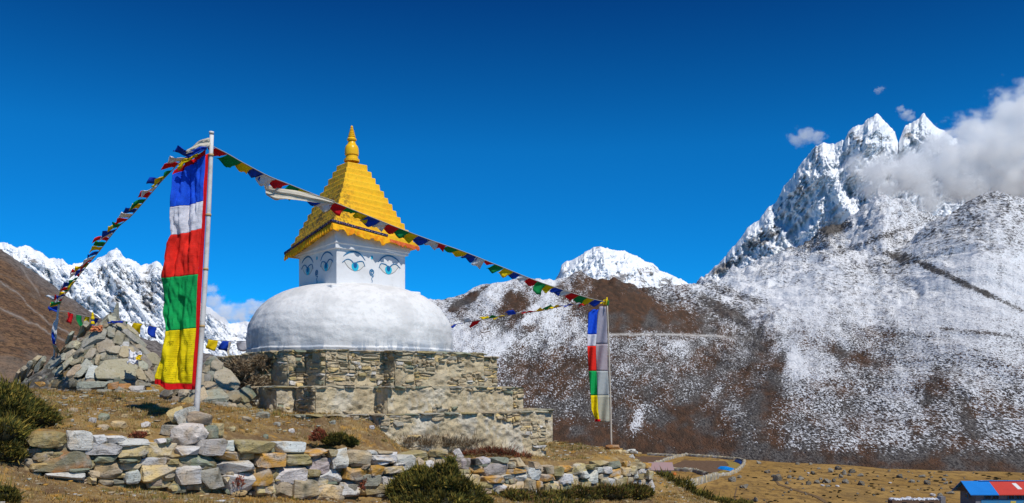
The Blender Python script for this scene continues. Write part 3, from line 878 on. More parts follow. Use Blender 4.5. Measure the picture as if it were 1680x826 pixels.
def tier(e, z0, z1, plaster, seed):
    rng = np.random.default_rng(seed)
    pl = offset_plan(PLAN, e); n = len(pl)
    J = Joined()
    area = 0.5 * np.sum(pl[:, 0] * np.roll(pl[:, 1], -1) - pl[:, 1] * np.roll(pl[:, 0], -1)); sg = 1 if area > 0 else -1
    for i in range(n):
        a = pl[i]; b = pl[(i + 1) % n]; d = b - a; L = np.linalg.norm(d); d = d / L
        nrm = np.array([d[1], -d[0]]) * sg
        n3 = NR * nrm[0] + NL * nrm[1]; d3 = NR * d[0] + NL * d[1]
        vis = n3[1] < 0.2
        nu = max(2, int(L / 0.03)); nv = max(2, int((z1 - z0) / 0.03))
        uu, vv = np.meshgrid(np.linspace(0, L, nu + 1), np.linspace(z0, z1, nv + 1), indexing='xy')
        off = 0.045 * fbm(uu * 2.2 + i * 7, vv * 2.6 + seed, seed, 4) + 0.035 * fbm(uu * 7 + i, vv * 9, seed + 5, 3)
        batter = (z1 - vv) * 0.05
        off = (off + batter) * np.minimum(1, np.minimum(uu, L - uu) / 0.1 + 0.3)
        top_in = np.where(vv > z1 - 0.001, -0.02, 0)
        base = SL(a[0], a[1], 0)
        V = base + d3 * uu[..., None] + ZUP * vv[..., None] + n3 * (off + top_in)[..., None]
        st = 0.7 * fbm(uu * 1.6 + i * 3, vv * 0.8, seed + 3, 4) + 0.6 * fbm(uu * 8, vv * 5, seed + 6, 4)              # lime wash running down
        wash = smooth01((st + plaster[1]) * 2.2) * plaster[2]
        c = np.array([0.60, 0.485, 0.30]) * (1 - wash[..., None]) + np.array([0.68, 0.615, 0.49]) * wash[..., None]
        dk = smooth01((fbm(uu * 1.4 + i * 5, vv * 2.4, seed + 4, 5) + 0.0) * 2.2) * 0.45
        c = c * (1 - dk[..., None]) + np.array([0.20, 0.145, 0.08]) * dk[..., None]
        f = grid_faces(nv + 1, nu + 1)
        J.add(V.reshape(-1, 3), f if sg > 0 else f[:, ::-1], c.reshape(-1, 3))
        if not vis:
            continue
        for (s, z, w, h) in skyline(rng, L, z1 - z0, (0.16, 0.6), (0.04, 0.115)):
            zz = z0 + z; rel = z / (z1 - z0)
            pm = fbm(np.array([s * 1.1 + i * 4.0]), np.array([zz * 1.6]), seed + 9, 3)[0]
            rec = -0.10 if pm + plaster[0] - 1.3 * max(0, rel - 0.62) > 0.0 else rng.uniform(-0.02, 0.03)
            if rec < -0.05 and rel < 0.88 and rng.random() < 0.72:
                continue
            v, tri = stone_h(rng, (w * 1.0, 0.2, h * 1.0), 18, 0.4)
            v = frame(v, d3, n3, ZUP, base + d3 * s + ZUP * zz + n3 * (rec - 0.05 + (z1 - zz) * 0.05))
            k = rng.choice(list('TTYKKLGNW'), p=[.2, .2, .14, .14, .12, .06, .04, .03, .07])
            J.add(v, np.hstack([tri, tri[:, 2:]]), np.array(SC[k]) * np.array([1.05, 1.02, 0.98]) * rng.uniform(0.85, 1.25))
    # top: capping of flat stones round a rubble fill
    c0 = pl.mean(0)
    V = [SL(c0[0], c0[1], z1 - 0.03)] + [SL(p[0], p[1], z1 - 0.02) for p in pl]
    f = [[0, 1 + i, 1 + (i + 1) % n] for i in range(n)]
    f = np.array([[a, b, c, c] for a, b, c in f])
    if sg < 0: f = f[:, [0, 2, 1, 1]]
    J.add(np.array(V), f, (0.27, 0.21, 0.13))
    for i in range(n):
        a = pl[i]; b = pl[(i + 1) % n]; d = b - a; L = np.linalg.norm(d); d = d / L
        nrm = np.array([d[1], -d[0]]) * sg; n3 = NR * nrm[0] + NL * nrm[1]; d3 = NR * d[0] + NL * d[1]
        s = 0
        while s < L:
            w = min(rng.uniform(0.18, 0.6), L - s + 0.05)
            h = rng.uniform(0.035, 0.075)
            v = stone_v(rng, (w, rng.uniform(0.3, 0.5), h), 2, 0.45, 6, 0.04)
            J.add(frame(v, d3, n3, ZUP, SL(a[0], a[1], z1 - 0.005) + d3 * (s + w / 2) + n3 * rng.uniform(-0.14, -0.06)), np.hstack([ICO[2][1], ICO[2][1][:, 2:]]),
                  np.array(SC[rng.choice(list('TSKGNL'))]) * rng.uniform(0.75, 1.1))
            s += w * rng.uniform(0.9, 1.1)
    F4 = [np.asarray(x) for x in J.F]
    return J

def build_mixed(J, name, mat, parent):
    """some pieces carry triangles stored as degenerate quads: turn them back into triangles"""
    fl = []
    for f in J.F:
        f = np.asarray(f)
        if f.shape[1] == 4 and np.all(f[:, 2] == f[:, 3]):
            fl += f[:, :3].tolist()
        else:
            fl += f.tolist()
    o = mk(name, np.vstack(J.V), fl, mat, parent, True, col=np.vstack(J.c), sharp=40)
    return o
build_mixed(tier(0.0, 1.55, 2.47, (-0.12, -0.1, 0.25), 201), 'base_terrace', MASON, STUPA)
build_mixed(tier(0.5, 1.0, 1.66, (0.30, 0.05, 0.7), 202), 'base_terrace', MASON, STUPA)
build_mixed(tier(1.05, -0.6, 1.08, (0.36, 0.16, 0.85), 203), 'base_terrace', MASON, STUPA)

# whitewashed dome
def m_dome():
    t = NT('whitewash', 0.8, 0.2)
    n = t.noise(1.3, 6, 0.65); n2 = t.noise(7, 5, 0.6); n3 = t.noise(40, 3, 0.6)
    drip = t.noise(1.0, 5, 0.65, t.mapped((3.2, 3.2, 0.5)))
    z = t.n_sep(t.co(), 2); x = t.n_sep(t.co(), 0)
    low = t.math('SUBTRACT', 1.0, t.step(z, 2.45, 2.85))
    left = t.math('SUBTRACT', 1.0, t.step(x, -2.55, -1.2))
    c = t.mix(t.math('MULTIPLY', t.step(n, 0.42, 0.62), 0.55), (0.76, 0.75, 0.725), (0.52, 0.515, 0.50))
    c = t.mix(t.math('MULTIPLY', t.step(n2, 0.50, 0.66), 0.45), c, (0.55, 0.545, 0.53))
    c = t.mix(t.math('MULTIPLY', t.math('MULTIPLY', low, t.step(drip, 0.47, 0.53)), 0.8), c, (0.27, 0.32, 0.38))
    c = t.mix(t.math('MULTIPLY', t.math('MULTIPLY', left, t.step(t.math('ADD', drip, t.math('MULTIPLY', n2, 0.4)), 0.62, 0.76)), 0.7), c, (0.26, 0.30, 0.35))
    t.color(c)
    t.bump(t.math('ADD', t.math('MULTIPLY', n, 1.5), t.math('ADD', t.math('MULTIPLY', n2, 0.6), t.math('MULTIPLY', n3, 0.25))), 0.55, 0.05)
    return t.m
def zpx(py, d=SY):
    return EYE + (640 - py) / F * d
prof_px = [(588, 165), (583, 165), (577, 166.5), (575, 164.5), (566, 165.5), (556, 165.5), (546, 165), (535, 162.5), (524, 157.5), (514, 151), (505, 143), (497, 133.5), (490, 123), (484, 111), (479, 98), (475, 84), (472, 66), (470, 40), (469.5, 10)]
prof = [(w / F * SY, zpx(p) - 0.1) for p, w in prof_px]
pr = np.array(prof); tt = np.linspace(0, len(pr) - 1, 110)
pr = np.stack([np.interp(tt, np.arange(len(pr)), pr[:, 0]), np.interp(tt, np.arange(len(pr)), pr[:, 1])], 1)
V, Fq = lathe([tuple(p) for p in pr], 160)
th = np.arctan2(V[:, 1], V[:, 0])
wob = 0.035 * fbm(th * 1.6 + 9, V[:, 2] * 1.2, 61, 3) + 0.012 * fbm(th * 7, V[:, 2] * 5, 62, 3)
V[:, 0] *= 1 + wob / 2.7; V[:, 1] *= 1 + wob / 2.7
V[:, 2] += 0.02 * fbm(V[:, 0] * 0.9, V[:, 1] * 0.9, 63, 3) * (V[:, 2] < 4.0)
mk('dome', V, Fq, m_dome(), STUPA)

# square tower with a small plinth and cornice
WHITE = m_paint('white_limewash', (0.74, 0.735, 0.725), (0.52, 0.50, 0.47), 0.35, 2.5, 0.8, 0.35, streak=3.0)
def tilt(v):
    """the old roof sits askew: its eaves rise towards the right-hand front"""
    v = np.array(v, float)
    u = (v @ NR) / 1.28; w = (v @ NL) / 1.28; z = v[..., 2] + 0.1
    k = np.clip((7.7 - z) / 2.37, 0, 1) * smooth01((z - 5.21) / 0.1)
    v[..., 2] += np.maximum(0.205 * u + 0.165 * w - 0.06 * np.maximum(0, w - u), -0.17) * k
    return v
def prism(hw_list, closed=True, nseg=1):
    """square rings: list of (half width, z)"""
    V = []
    for hw, z in hw_list:
        for (a, b) in ((1, 1), (-1, 1), (-1, -1), (1, -1)):
            V.append(SL(a * hw, b * hw, z))
    Fl = []
    n = len(hw_list)
    for i in range(n - 1):
        for k in range(4):
            k2 = (k + 1) % 4
            Fl.append([i * 4 + k, (i + 1) * 4 + k, (i + 1) * 4 + k2, i * 4 + k2])
    if closed:
        Fl.append([0, 1, 2, 3]); Fl.append([(n - 1) * 4 + k for k in (3, 2, 1, 0)])
    return np.array(V), Fl
def bevel(o, w=0.015, seg=2):
    m = o.modifiers.new('bevel', 'BEVEL'); m.width = w; m.segments = seg; m.limit_method = 'ANGLE'
TW = 1.03
V, Fl = prism([(1.33, 4.0), (1.33, 4.21)]); bevel(mk('tower_plinth', V, Fl, WHITE, STUPA, False), 0.03)
V, Fl = prism([(TW, 4.05), (TW, 5.18)]); bevel(mk('tower', V, Fl, WHITE, STUPA, False), 0.02)
V, Fl = prism([(TW - .03, 5.155), (TW + 0.06, 5.175), (TW + 0.06, 5.235), (TW + 0.09, 5.24), (TW + 0.09, 5.335)]); bevel(mk('cornice', tilt(V), Fl, WHITE, STUPA, False), 0.012)

# painted faces: eyes, brows, nose curl and mark, on the two faces the photo shows
BLUE = m_paint('blue_paint', (0.02, 0.16, 0.32), (0.03, 0.10, 0.2), 0.3, 6)
TEAL = m_paint('turquoise_paint', (0.02, 0.46, 0.62), (0.03, 0.3, 0.5), 0.3, 6)
PUPIL = m_paint('deep_blue_paint', (0.008, 0.11, 0.30), (0.01, 0.06, 0.15), 0.3, 6)
SCLERA = m_paint('cream_paint', (0.66, 0.66, 0.62), (0.5, 0.5, 0.46), 0.3, 6)
LINE = m_paint('grey_outline_paint', (0.30, 0.27, 0.24), (0.2, 0.18, 0.16), 0.3, 6)
def on_face(n, t, s, z, lift):
    """point on a tower face; s along the face (to the viewer's right), z absolute"""
    return n * (TW + lift) + t * s + ZUP * (z - 0.1)
def ribbon(name, n, t, pts, ws, mat, parent, lift=0.004, thick=0.008):
    pts = np.asarray(pts, float); m = len(pts)
    T = np.gradient(pts, axis=0); T /= np.linalg.norm(T, axis=1)[:, None] + 1e-9
    Nn = np.stack([-T[:, 1], T[:, 0]], 1); ws = np.asarray(ws, float)[:, None] / 2
    a = pts + Nn * ws; b = pts - Nn * ws
    V = [on_face(n, t, p[0], p[1], lift + thick) for p in a] + [on_face(n, t, p[0], p[1], lift + thick) for p in b] + \
        [on_face(n, t, p[0], p[1], -0.005) for p in a] + [on_face(n, t, p[0], p[1], -0.005) for p in b]
    Fl = []
    for i in range(m - 1):
        Fl += [[i, m + i, m + i + 1, i + 1], [i, i + 1, 2 * m + i + 1, 2 * m + i], [m + i, 3 * m + i, 3 * m + i + 1, m + i + 1]]
    return mk(name, V, Fl, mat, parent, False)
def plate(name, n, t, outline, mat, parent, lift):
    m = len(outline)
    V = [on_face(n, t, p[0], p[1], lift) for p in outline] + [on_face(n, t, p[0], p[1], -0.005) for p in outline]
    Fl = [list(range(m))] + [[i, i + m, (i + 1) % m + m, (i + 1) % m] for i in range(m)]
    return mk(name, V, Fl, mat, parent, False)
def spline(pts, n=24):
    p = np.array(pts, float); x = np.linspace(0, len(p) - 1, n)
    i = np.clip(x.astype(int), 0, len(p) - 2); f = x - i
    m = np.gradient(p, axis=0)
    h = lambda a: a[:, None]
    return h(2 * f**3 - 3 * f**2 + 1) * p[i] + h(f**3 - 2 * f**2 + f) * m[i] + h(-2 * f**3 + 3 * f**2) * p[i + 1] + h(f**3 - f**2) * m[i + 1]
ZE = 4.80
for n_, t_ in ((NR, np.cross(ZUP, NR)), (NL, np.cross(ZUP, NL))):
    for sd in (-1, 1):
        cx = sd * 0.47
        def q(a):   # outer corner of the eye lies away from the nose
            return [(cx + sd * x, ZE + z) for x, z in a]
        lens = q(spline([(0.34, 0.06), (0.22, -0.08), (0.06, -0.15), (-0.10, -0.12), (-0.24, 0.0)], 18)) + q(spline([(-0.24, 0.0), (-0.18, 0.09), (-0.04, 0.07), (0.06, 0.03), (0.16, 0.09), (0.26, 0.11), (0.34, 0.06)], 18))[1:-1]
        eye = plate('eye', n_, t_, lens if sd > 0 else lens[::-1], SCLERA, STUPA, 0.004)
        ribbon('outline', n_, t_, q(spline([(0.34, 0.06), (0.22, -0.08), (0.06, -0.15), (-0.10, -0.12), (-0.24, 0.0)], 18)), [0.012] * 18, LINE, eye, 0.004, 0.003)
        ribbon('eyelid', n_, t_, q(spline([(-0.26, -0.02), (-0.20, 0.10), (-0.06, 0.09), (0.05, 0.03), (0.16, 0.11), (0.27, 0.12), (0.40, 0.03)], 30)), 0.010 + 0.014 * np.sin(np.linspace(0, math.pi, 30)), BLUE, eye, 0.004, 0.010)
        th_ = np.linspace(0, 2 * math.pi, 28, endpoint=False)
        plate('iris', n_, t_, [(cx + sd * 0.03 + 0.105 * math.cos(a), ZE - 0.035 + 0.125 * math.sin(a) * (0.75 if math.sin(a) > 0 else 1)) for a in th_], TEAL, eye, 0.009)
        plate('pupil', n_, t_, [(cx + sd * 0.03 + 0.052 * math.cos(a), ZE - 0.01 + 0.075 * math.sin(a)) for a in th_], PUPIL, eye, 0.013)
        ribbon('eyebrow', n_, t_, q(spline([(-0.27, 0.14), (-0.16, 0.26), (-0.02, 0.325), (0.14, 0.32), (0.28, 0.26), (0.37, 0.19)], 30)), 0.006 + 0.030 * np.sin(np.linspace(0, math.pi, 30)) ** 0.8, BLUE, STUPA)
    nose = []
    for k in range(40):
        a = k / 39 * 3.3 * math.pi + 0.6; r = 0.018 + 0.072 * k / 39
        nose.append((r * math.cos(a) * 0.85, ZE - 0.15 + r * math.sin(a)))
    ex = nose[-1]
    nose += [(0.05, ZE - 0.235), (0.0, ZE - 0.29), (-0.012, ZE - 0.33), (0.012, ZE - 0.375), (-0.004, ZE - 0.42)]
    nose = spline(nose, 110)
    ribbon('nose_curl', n_, t_, nose, np.concatenate([np.full(70, 0.022), np.linspace(0.03, 0.008, 40)]), BLUE, STUPA)
    plate('forehead_mark', n_, t_, [(0.035 * math.cos(a), ZE + 0.235 + 0.05 * math.sin(a)) for a in th_], TEAL, STUPA, 0.006)

# stepped golden roof
def m_yellow():
    t = NT('golden_yellow_paint', 0.6, 0.3)
    n = t.noise(1.6, 6, 0.65); n2 = t.noise(11, 5, 0.7)
    v = t.mapped((1, 1, 1))
    drip = t.noise(1.0, 4, 0.6, t.mapped((4, 4, 0.8)))
    c = t.mix(t.math('MULTIPLY', t.step(n, 0.42, 0.68), 0.45), (0.92, 0.52, 0.010), (0.88, 0.39, 0.008))
    c = t.mix(t.math('MULTIPLY', t.step(drip, 0.6, 0.75), 0.35), c, (0.72, 0.32, 0.01))
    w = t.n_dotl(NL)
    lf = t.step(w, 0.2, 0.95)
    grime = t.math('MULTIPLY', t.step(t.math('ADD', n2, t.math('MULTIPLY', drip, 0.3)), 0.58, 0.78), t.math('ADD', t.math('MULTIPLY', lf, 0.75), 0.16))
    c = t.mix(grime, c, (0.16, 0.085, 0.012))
    t.color(c)
    t.bump(t.math('ADD', n2, n), 0.35, 0.03)
    return t.m
def _dotl(self, d):
    """how far along direction d the point lies (weathering of the shady side)"""
    nd = self.n('ShaderNodeVectorMath', operation='DOT_PRODUCT')
    self.l(self.co(), nd.inputs[0]); nd.inputs[1].default_value = tuple(d)
    return nd.outputs['Value']
NT.n_dotl = _dotl
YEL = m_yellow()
rings = [(1.02, 5.332), (1.275, 5.335), (1.285, 5.47), (1.20, 5.475)]
NST = 12
for k in range(NST):
    a0 = 1.20 - (1.20 - 0.235) * k / NST; a1 = 1.20 - (1.20 - 0.235) * (k + 1) / NST
    zb = 5.475 + (7.62 - 5.475) * k / NST; zt = 5.475 + (7.62 - 5.475) * (k + 1) / NST
    rings += [(a0 - 0.012, zb + 0.004), (a0 - 0.022, zt - 0.02), (a0 - 0.03, zt - 0.003)]
    if k == NST - 1:
        rings += [(0.2, 7.60)]
V, Fl = prism(rings)
V = tilt(V)
# subdivide the sides so that the plaster edges can be uneven
bm = bmesh.new()
vs = [bm.verts.new(v) for v in V]
for f in Fl:
    bm.faces.new([vs[i] for i in f])
hor = [e for e in bm.edges if abs(e.verts[0].co.z - e.verts[1].co.z) < 1e-4 and e.calc_length() > 0.3]
bmesh.ops.subdivide_edges(bm, edges=hor, cuts=24, use_grid_fill=False)
bmesh.ops.recalc_face_normals(bm, faces=bm.faces[:])
co = np.array([v.co[:] for v in bm.verts])
for v, dx, dy, dz in zip(bm.verts, fbm(co[:, 0] * 3 + co[:, 1], co[:, 2] * 3, 301, 3), fbm(co[:, 1] * 3 - co[:, 0], co[:, 2] * 3, 302, 3), fbm(co[:, 0] * 2.5, co[:, 1] * 2.5 + co[:, 2] * 4, 303, 3)):
    v.co.x += 0.014 * dx; v.co.y += 0.014 * dy; v.co.z += 0.016 * dz
me = bpy.data.meshes.new('roof'); bm.to_mesh(me); bm.free()
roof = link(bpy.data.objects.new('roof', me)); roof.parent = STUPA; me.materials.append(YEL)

sp = [(266, 14), (262, 14), (261, 11.5), (256, 11), (255, 12.6), (250, 12.8), (244, 12.2), (240, 10.5), (238, 8.2), (234, 6.6), (232, 6.2), (231, 8.4), (229, 8.8), (227, 7.2), (225.5, 5.2), (225, 6.6), (223.4, 6.8), (222, 4.6), (221.5, 5.6), (220, 5.7), (218.8, 3.8), (218.4, 4.7), (217, 4.8), (216, 3.1), (215.6, 3.9), (214.4, 4.0), (213.6, 2.5), (213.2, 3.2), (212, 3.2), (211, 1.8), (210, 2.4), (208.5, 2.3), (207, 1.1), (206, 0.2)]
V, Fq = lathe([(0.9 * w / F * SY, zpx(p) - 0.1) for p, w in sp], 28)
GOLD = m_paint('gilded_yellow', (0.90, 0.50, 0.012), (0.55, 0.2, 0.01), 0.3, 9, 0.3, 0.2)
mk('spire', V, Fq, GOLD, STUPA, sharp=35)

# valance of pleated cloth under the eaves, with an embroidered band above it
def m_valance():
    t = NT('orange_valance_cloth', 0.85, 0.1)
    n = t.noise(9, 4, 0.6)
    c = t.mix(t.step(n, 0.4, 0.66), (0.90, 0.46, 0.015), (0.82, 0.26, 0.012))
    t.color(c); t.bump(n, 0.4, 0.03)
    return t.m
def m_band():
    t = NT('embroidered_band', 0.85, 0.1)
    v = t.vor(26.0)
    c = t.mix(t.step(v, 0.25, 0.34), (0.42, 0.36, 0.34), (0.025, 0.03, 0.085))
    c = t.mix(t.math('MULTIPLY', t.step(t.noise(13, 3, 0.6), 0.55, 0.6), 0.7), c, (0.22, 0.04, 0.03))
    t.color(c)
    return t.m
VAL = m_valance(); BAND = m_band()
RED_FR = m_paint('faded_red_cloth', (0.55, 0.09, 0.02), (0.8, 0.25, 0.02), 0.5, 12)
def valance(n, t, s0, s1, drop, pleat, amp, mat, name, wave, top=5.47, jag=0.02):
    m = int((s1 - s0) / 0.02); rows = 8
    S, R_ = np.meshgrid(np.linspace(s0, s1, m), np.linspace(0, 1, rows), indexing='xy')
    dr = drop + wave * fbm(S * 3.3, S * 0, 311, 2) + jag * perlin(S * 14, S * 0 + 2, 312)
    lift = 1.295 + 0.01 + amp * R_ * (0.5 + 0.5 * np.sin(S * pleat + 1.3 * fbm(S * 2, R_, 313, 2))) + 0.02 * np.sin(S * 2.7) * R_
    V = n * lift[..., None] + t * S[..., None] + ZUP * (top - 0.1 - dr * R_)[..., None]
    o = mk(name, tilt(V.reshape(-1, 3) + np.array([0, 0, 0.3])) - np.array([0, 0, 0.3]), grid_faces(rows, m), mat, STUPA)
    sm = o.modifiers.new('thickness', 'SOLIDIFY'); sm.thickness = 0.006
    return o
tR = np.cross(ZUP, NR); tL = np.cross(ZUP, NL)
# left-hand face: full pleated valance; right-hand face: wavy half then torn red hem
v1 = valance(NL, tL, -1.28, 1.30, 0.20, 52.0, 0.035, VAL, 'valance', 0.02, 5.42)
v2 = valance(NR, tR, -1.30, 0.35, 0.21, 24.0, 0.06, VAL, 'valance', 0.10, 5.42, 0.035)
v3 = valance(NR, tR, 0.35, 1.29, 0.11, 30.0, 0.03, RED_FR, 'torn_hem', 0.06, 5.38, 0.05)
def band(n, t, s0, s1, parent):
    V, f = box_vf(t, n, ZUP, n * 1.318 + t * (s0 + s1) / 2 + ZUP * (5.435 - 0.1), s1 - s0, 0.022, 0.06)
    return mk('embroidered_band', tilt(V), f, BAND, parent, False)
band(NL, tL, -1.30, 1.33, v1); band(NR, tR, -1.33, 0.30, v2)
# ------------------------------------------------------------------ dry-stone wall in front (near length and far length)
TRI3, TRI2 = ICO[3][1], ICO[2][1]
def wall_hit(px, py):
    u = (px - 840) / F
    t = (WA[1] * u - WA[0]) / (WT[0] - WT[1] * u)
    d = WA[1] + t * WT[1]
    return t, EYE + (640 - py) / F * d, d, (WT[0] - u * WT[1])
W3 = np.array([WT[0], WT[1], 0]); WN3 = np.array([WN[0], WN[1], 0])

Z1 = [(100, 165, 450, 305, 'L'), (455, 155, 675, 325, 'W'), (150, 305, 685, 540, 'D'), (230, 535, 605, 625, 'W'), (440, 498, 632, 537, 'N'), (690, 385, 900, 445, 'N'), (697, 430, 968, 605, 'T'),
      (590, 265, 935, 382, 'W'), (905, 275, 1190, 395, 'Y'), (925, 400, 1105, 450, 'N'), (930, 440, 1148, 525, 'T'), (985, 518, 1122, 650, 'W'), (620, 520, 735, 590, 'T'), (620, 570, 705, 640, 'Y'),
      (670, 190, 800, 272, 'W'), (790, 200, 1000, 272, 'W'), (920, 225, 1215, 297, 'W')]
Z2 = [(0, 450, 222, 538, 'W'), (3, 510, 278, 658, 'Y'), (40, 335, 292, 462, 'Y'), (-20, 365, 46, 450, 'Y'), (283, 358, 482, 432, 'W'), (478, 298, 692, 437, 'P'), (650, 315, 768, 407, 'W'),
      (768, 315, 1098, 418, 'L'), (310, 430, 642, 532, 'N'), (278, 523, 482, 672, 'W'), (638, 405, 822, 487, 'O'), (818, 410, 928, 472, 'L'), (608, 480, 928, 577, 'W'), (468, 548, 688, 702, 'G'),
      (665, 578, 932, 748, 'W'), (868, 520, 1072, 682, 'O'), (933, 675, 1077, 752, 'Y'), (690, 568, 747, 627, 'T'), (672, 613, 717, 657, 'Y'), (218, 460, 312, 507, 'L'), (213, 420, 372, 462, 'L'),
      (130, 298, 212, 337, 'W'), (203, 293, 262, 342, 'N')]
Z3 = [(143, 163, 447, 293, 'W'), (-70, 288, 247, 437, 'O'), (233, 293, 512, 413, 'L'), (428, 250, 697, 327, 'O'), (690, 248, 792, 327, 'L'), (738, 243, 922, 448, 'W'), (913, 258, 1162, 423, 'T'),
      (1142, 288, 1428, 398, 'W'), (1128, 253, 1228, 302, 'W'), (1208, 253, 1382, 292, 'T'), (88, 458, 187, 568, 'L'), (153, 403, 482, 618, 'W'), (478, 328, 748, 508, 'P'), (598, 448, 892, 607, 'W'),
      (888, 428, 1122, 578, 'O'), (1048, 403, 1142, 452, 'T'), (1113, 408, 1292, 522, 'O'), (1283, 428, 1480, 503, 'Y'), (1083, 513, 1277, 638, 'G'), (1268, 533, 1402, 643, 'W'), (1088, 623, 1372, 722, 'L'),
      (848, 583, 1092, 773, 'W'), (563, 613, 852, 813, 'Y'), (588, 578, 697, 642, 'Y'), (318, 543, 602, 763, 'T'), (113, 578, 327, 768, 'T'), (-5, 628, 102, 722, 'Y'), (463, 498, 597, 547, 'L'),
      (123, 533, 227, 587, 'L'), (1383, 328, 1460, 393, 'W'), (1400, 395, 1500, 440, 'W'), (1395, 560, 1500, 650, 'T')]
Z4b = [(700, 570, 830, 627, 'W'), (828, 578, 927, 657, 'W'), (883, 563, 1012, 607, 'L'), (1008, 553, 1087, 587, 'L'), (933, 588, 1002, 642, 'T'), (973, 608, 1012, 657, 'W'), (1008, 588, 1092, 652, 'T'), (1060, 640, 1150, 700, 'T')]
ZR1 = [(150, 250, 347, 392, 'P'), (333, 343, 512, 477, 'O'), (418, 243, 582, 337, 'W'), (338, 258, 427, 337, 'B'), (488, 318, 782, 472, 'P'), (563, 243, 802, 332, 'N'), (893, 253, 1037, 362, 'T'),
       (778, 298, 902, 377, 'T'), (768, 368, 1032, 447, 'O'), (408, 473, 712, 582, 'O'), (688, 453, 862, 537, 'W'), (873, 443, 1027, 567, 'W'), (1038, 368, 1197, 537, 'W'), (1108, 293, 1222, 382, 'T'),
       (1168, 353, 1372, 447, 'T'), (1198, 453, 1367, 547, 'O'), (168, 438, 402, 622, 'Y'), (173, 383, 322, 447, 'L'), (418, 548, 587, 627, 'L'), (578, 578, 762, 672, 'W'), (748, 543, 1002, 672, 'Y'),
       (983, 498, 1147, 672, 'T'), (1133, 538, 1222, 642, 'O'), (1188, 558, 1302, 682, 'T'), (1298, 568, 1405, 662, 'Y'), (398, 618, 582, 702, 'T'), (638, 648, 902, 702, 'T'), (878, 678, 1122, 762, 'W'),
       (1108, 688, 1302, 792, 'W'), (40, 300, 170, 400, 'T'), (20, 400, 180, 500, 'Y')]
ZR2 = [(0, 420, 107, 507, 'T'), (113, 428, 222, 532, 'L'), (218, 423, 342, 492, 'O'), (318, 403, 442, 517, 'Y'), (178, 503, 302, 622, 'W'), (293, 518, 402, 652, 'Y'), (-5, 513, 102, 592, 'O'),
       (38, 588, 157, 662, 'Y'), (168, 618, 312, 737, 'Y'), (398, 478, 472, 562, 'W'), (468, 478, 592, 622, 'W'), (578, 438, 642, 502, 'W'), (628, 428, 717, 512, 'W'), (703, 438, 817, 547, 'O'),
       (588, 513, 702, 572, 'T'), (393, 588, 502, 662, 'L'), (343, 648, 472, 742, 'Y'), (458, 663, 567, 722, 'W'), (528, 638, 642, 682, 'T'), (663, 548, 762, 652, 'W'), (738, 523, 832, 642, 'Y'),
       (803, 538, 892, 652, 'L'), (833, 438, 917, 532, 'Y'), (908, 423, 977, 522, 'Y'), (858, 368, 927, 427, 'O'), (958, 478, 1002, 562, 'W'), (868, 538, 947, 602, 'T'), (1008, 438, 1097, 502, 'W'),
       (958, 388, 1062, 462, 'T'), (998, 498, 1062, 572, 'L'), (968, 568, 1042, 662, 'W'), (1038, 558, 1102, 632, 'T'), (1038, 618, 1102, 682, 'Y'), (1083, 578, 1142, 692, 'W'), (1093, 478, 1152, 562, 'Y'),
       (1128, 558, 1182, 692, 'W'), (1058, 388, 1137, 452, 'O'), (738, 608, 832, 662, 'Y'), (598, 558, 682, 622, 'T'), (-5, 598, 47, 722, 'L'), (58, 698, 142, 762, 'N'), (-5, 738, 47, 802, 'Y'),
       (138, 738, 217, 792, 'Y'), (78, 753, 142, 802, 'W'), (458, 408, 572, 462, 'L'), (698, 378, 852, 442, 'N'), (588, 368, 702, 432, 'L'), (310, 660, 350, 720, 'N'), (860, 640, 970, 700, 'T')]
def conv(lst, ox, oy, s):
    return [(ox + (a + c) / 2 / s, oy + (b + d) / 2 / s, (c - a) / s, (d - b) / s, k) for a, b, c, d, k in lst]
LEFT = conv(Z1, 30, 680, 5.659) + conv(Z2, 230, 660, 4.977) + conv(Z3, 430, 700, 6.554) + conv(Z4b, 380, 560, 3.105)
RIGHT = conv(ZR1, 730, 720, 7.794) + conv(ZR2, 890, 700, 6.555)

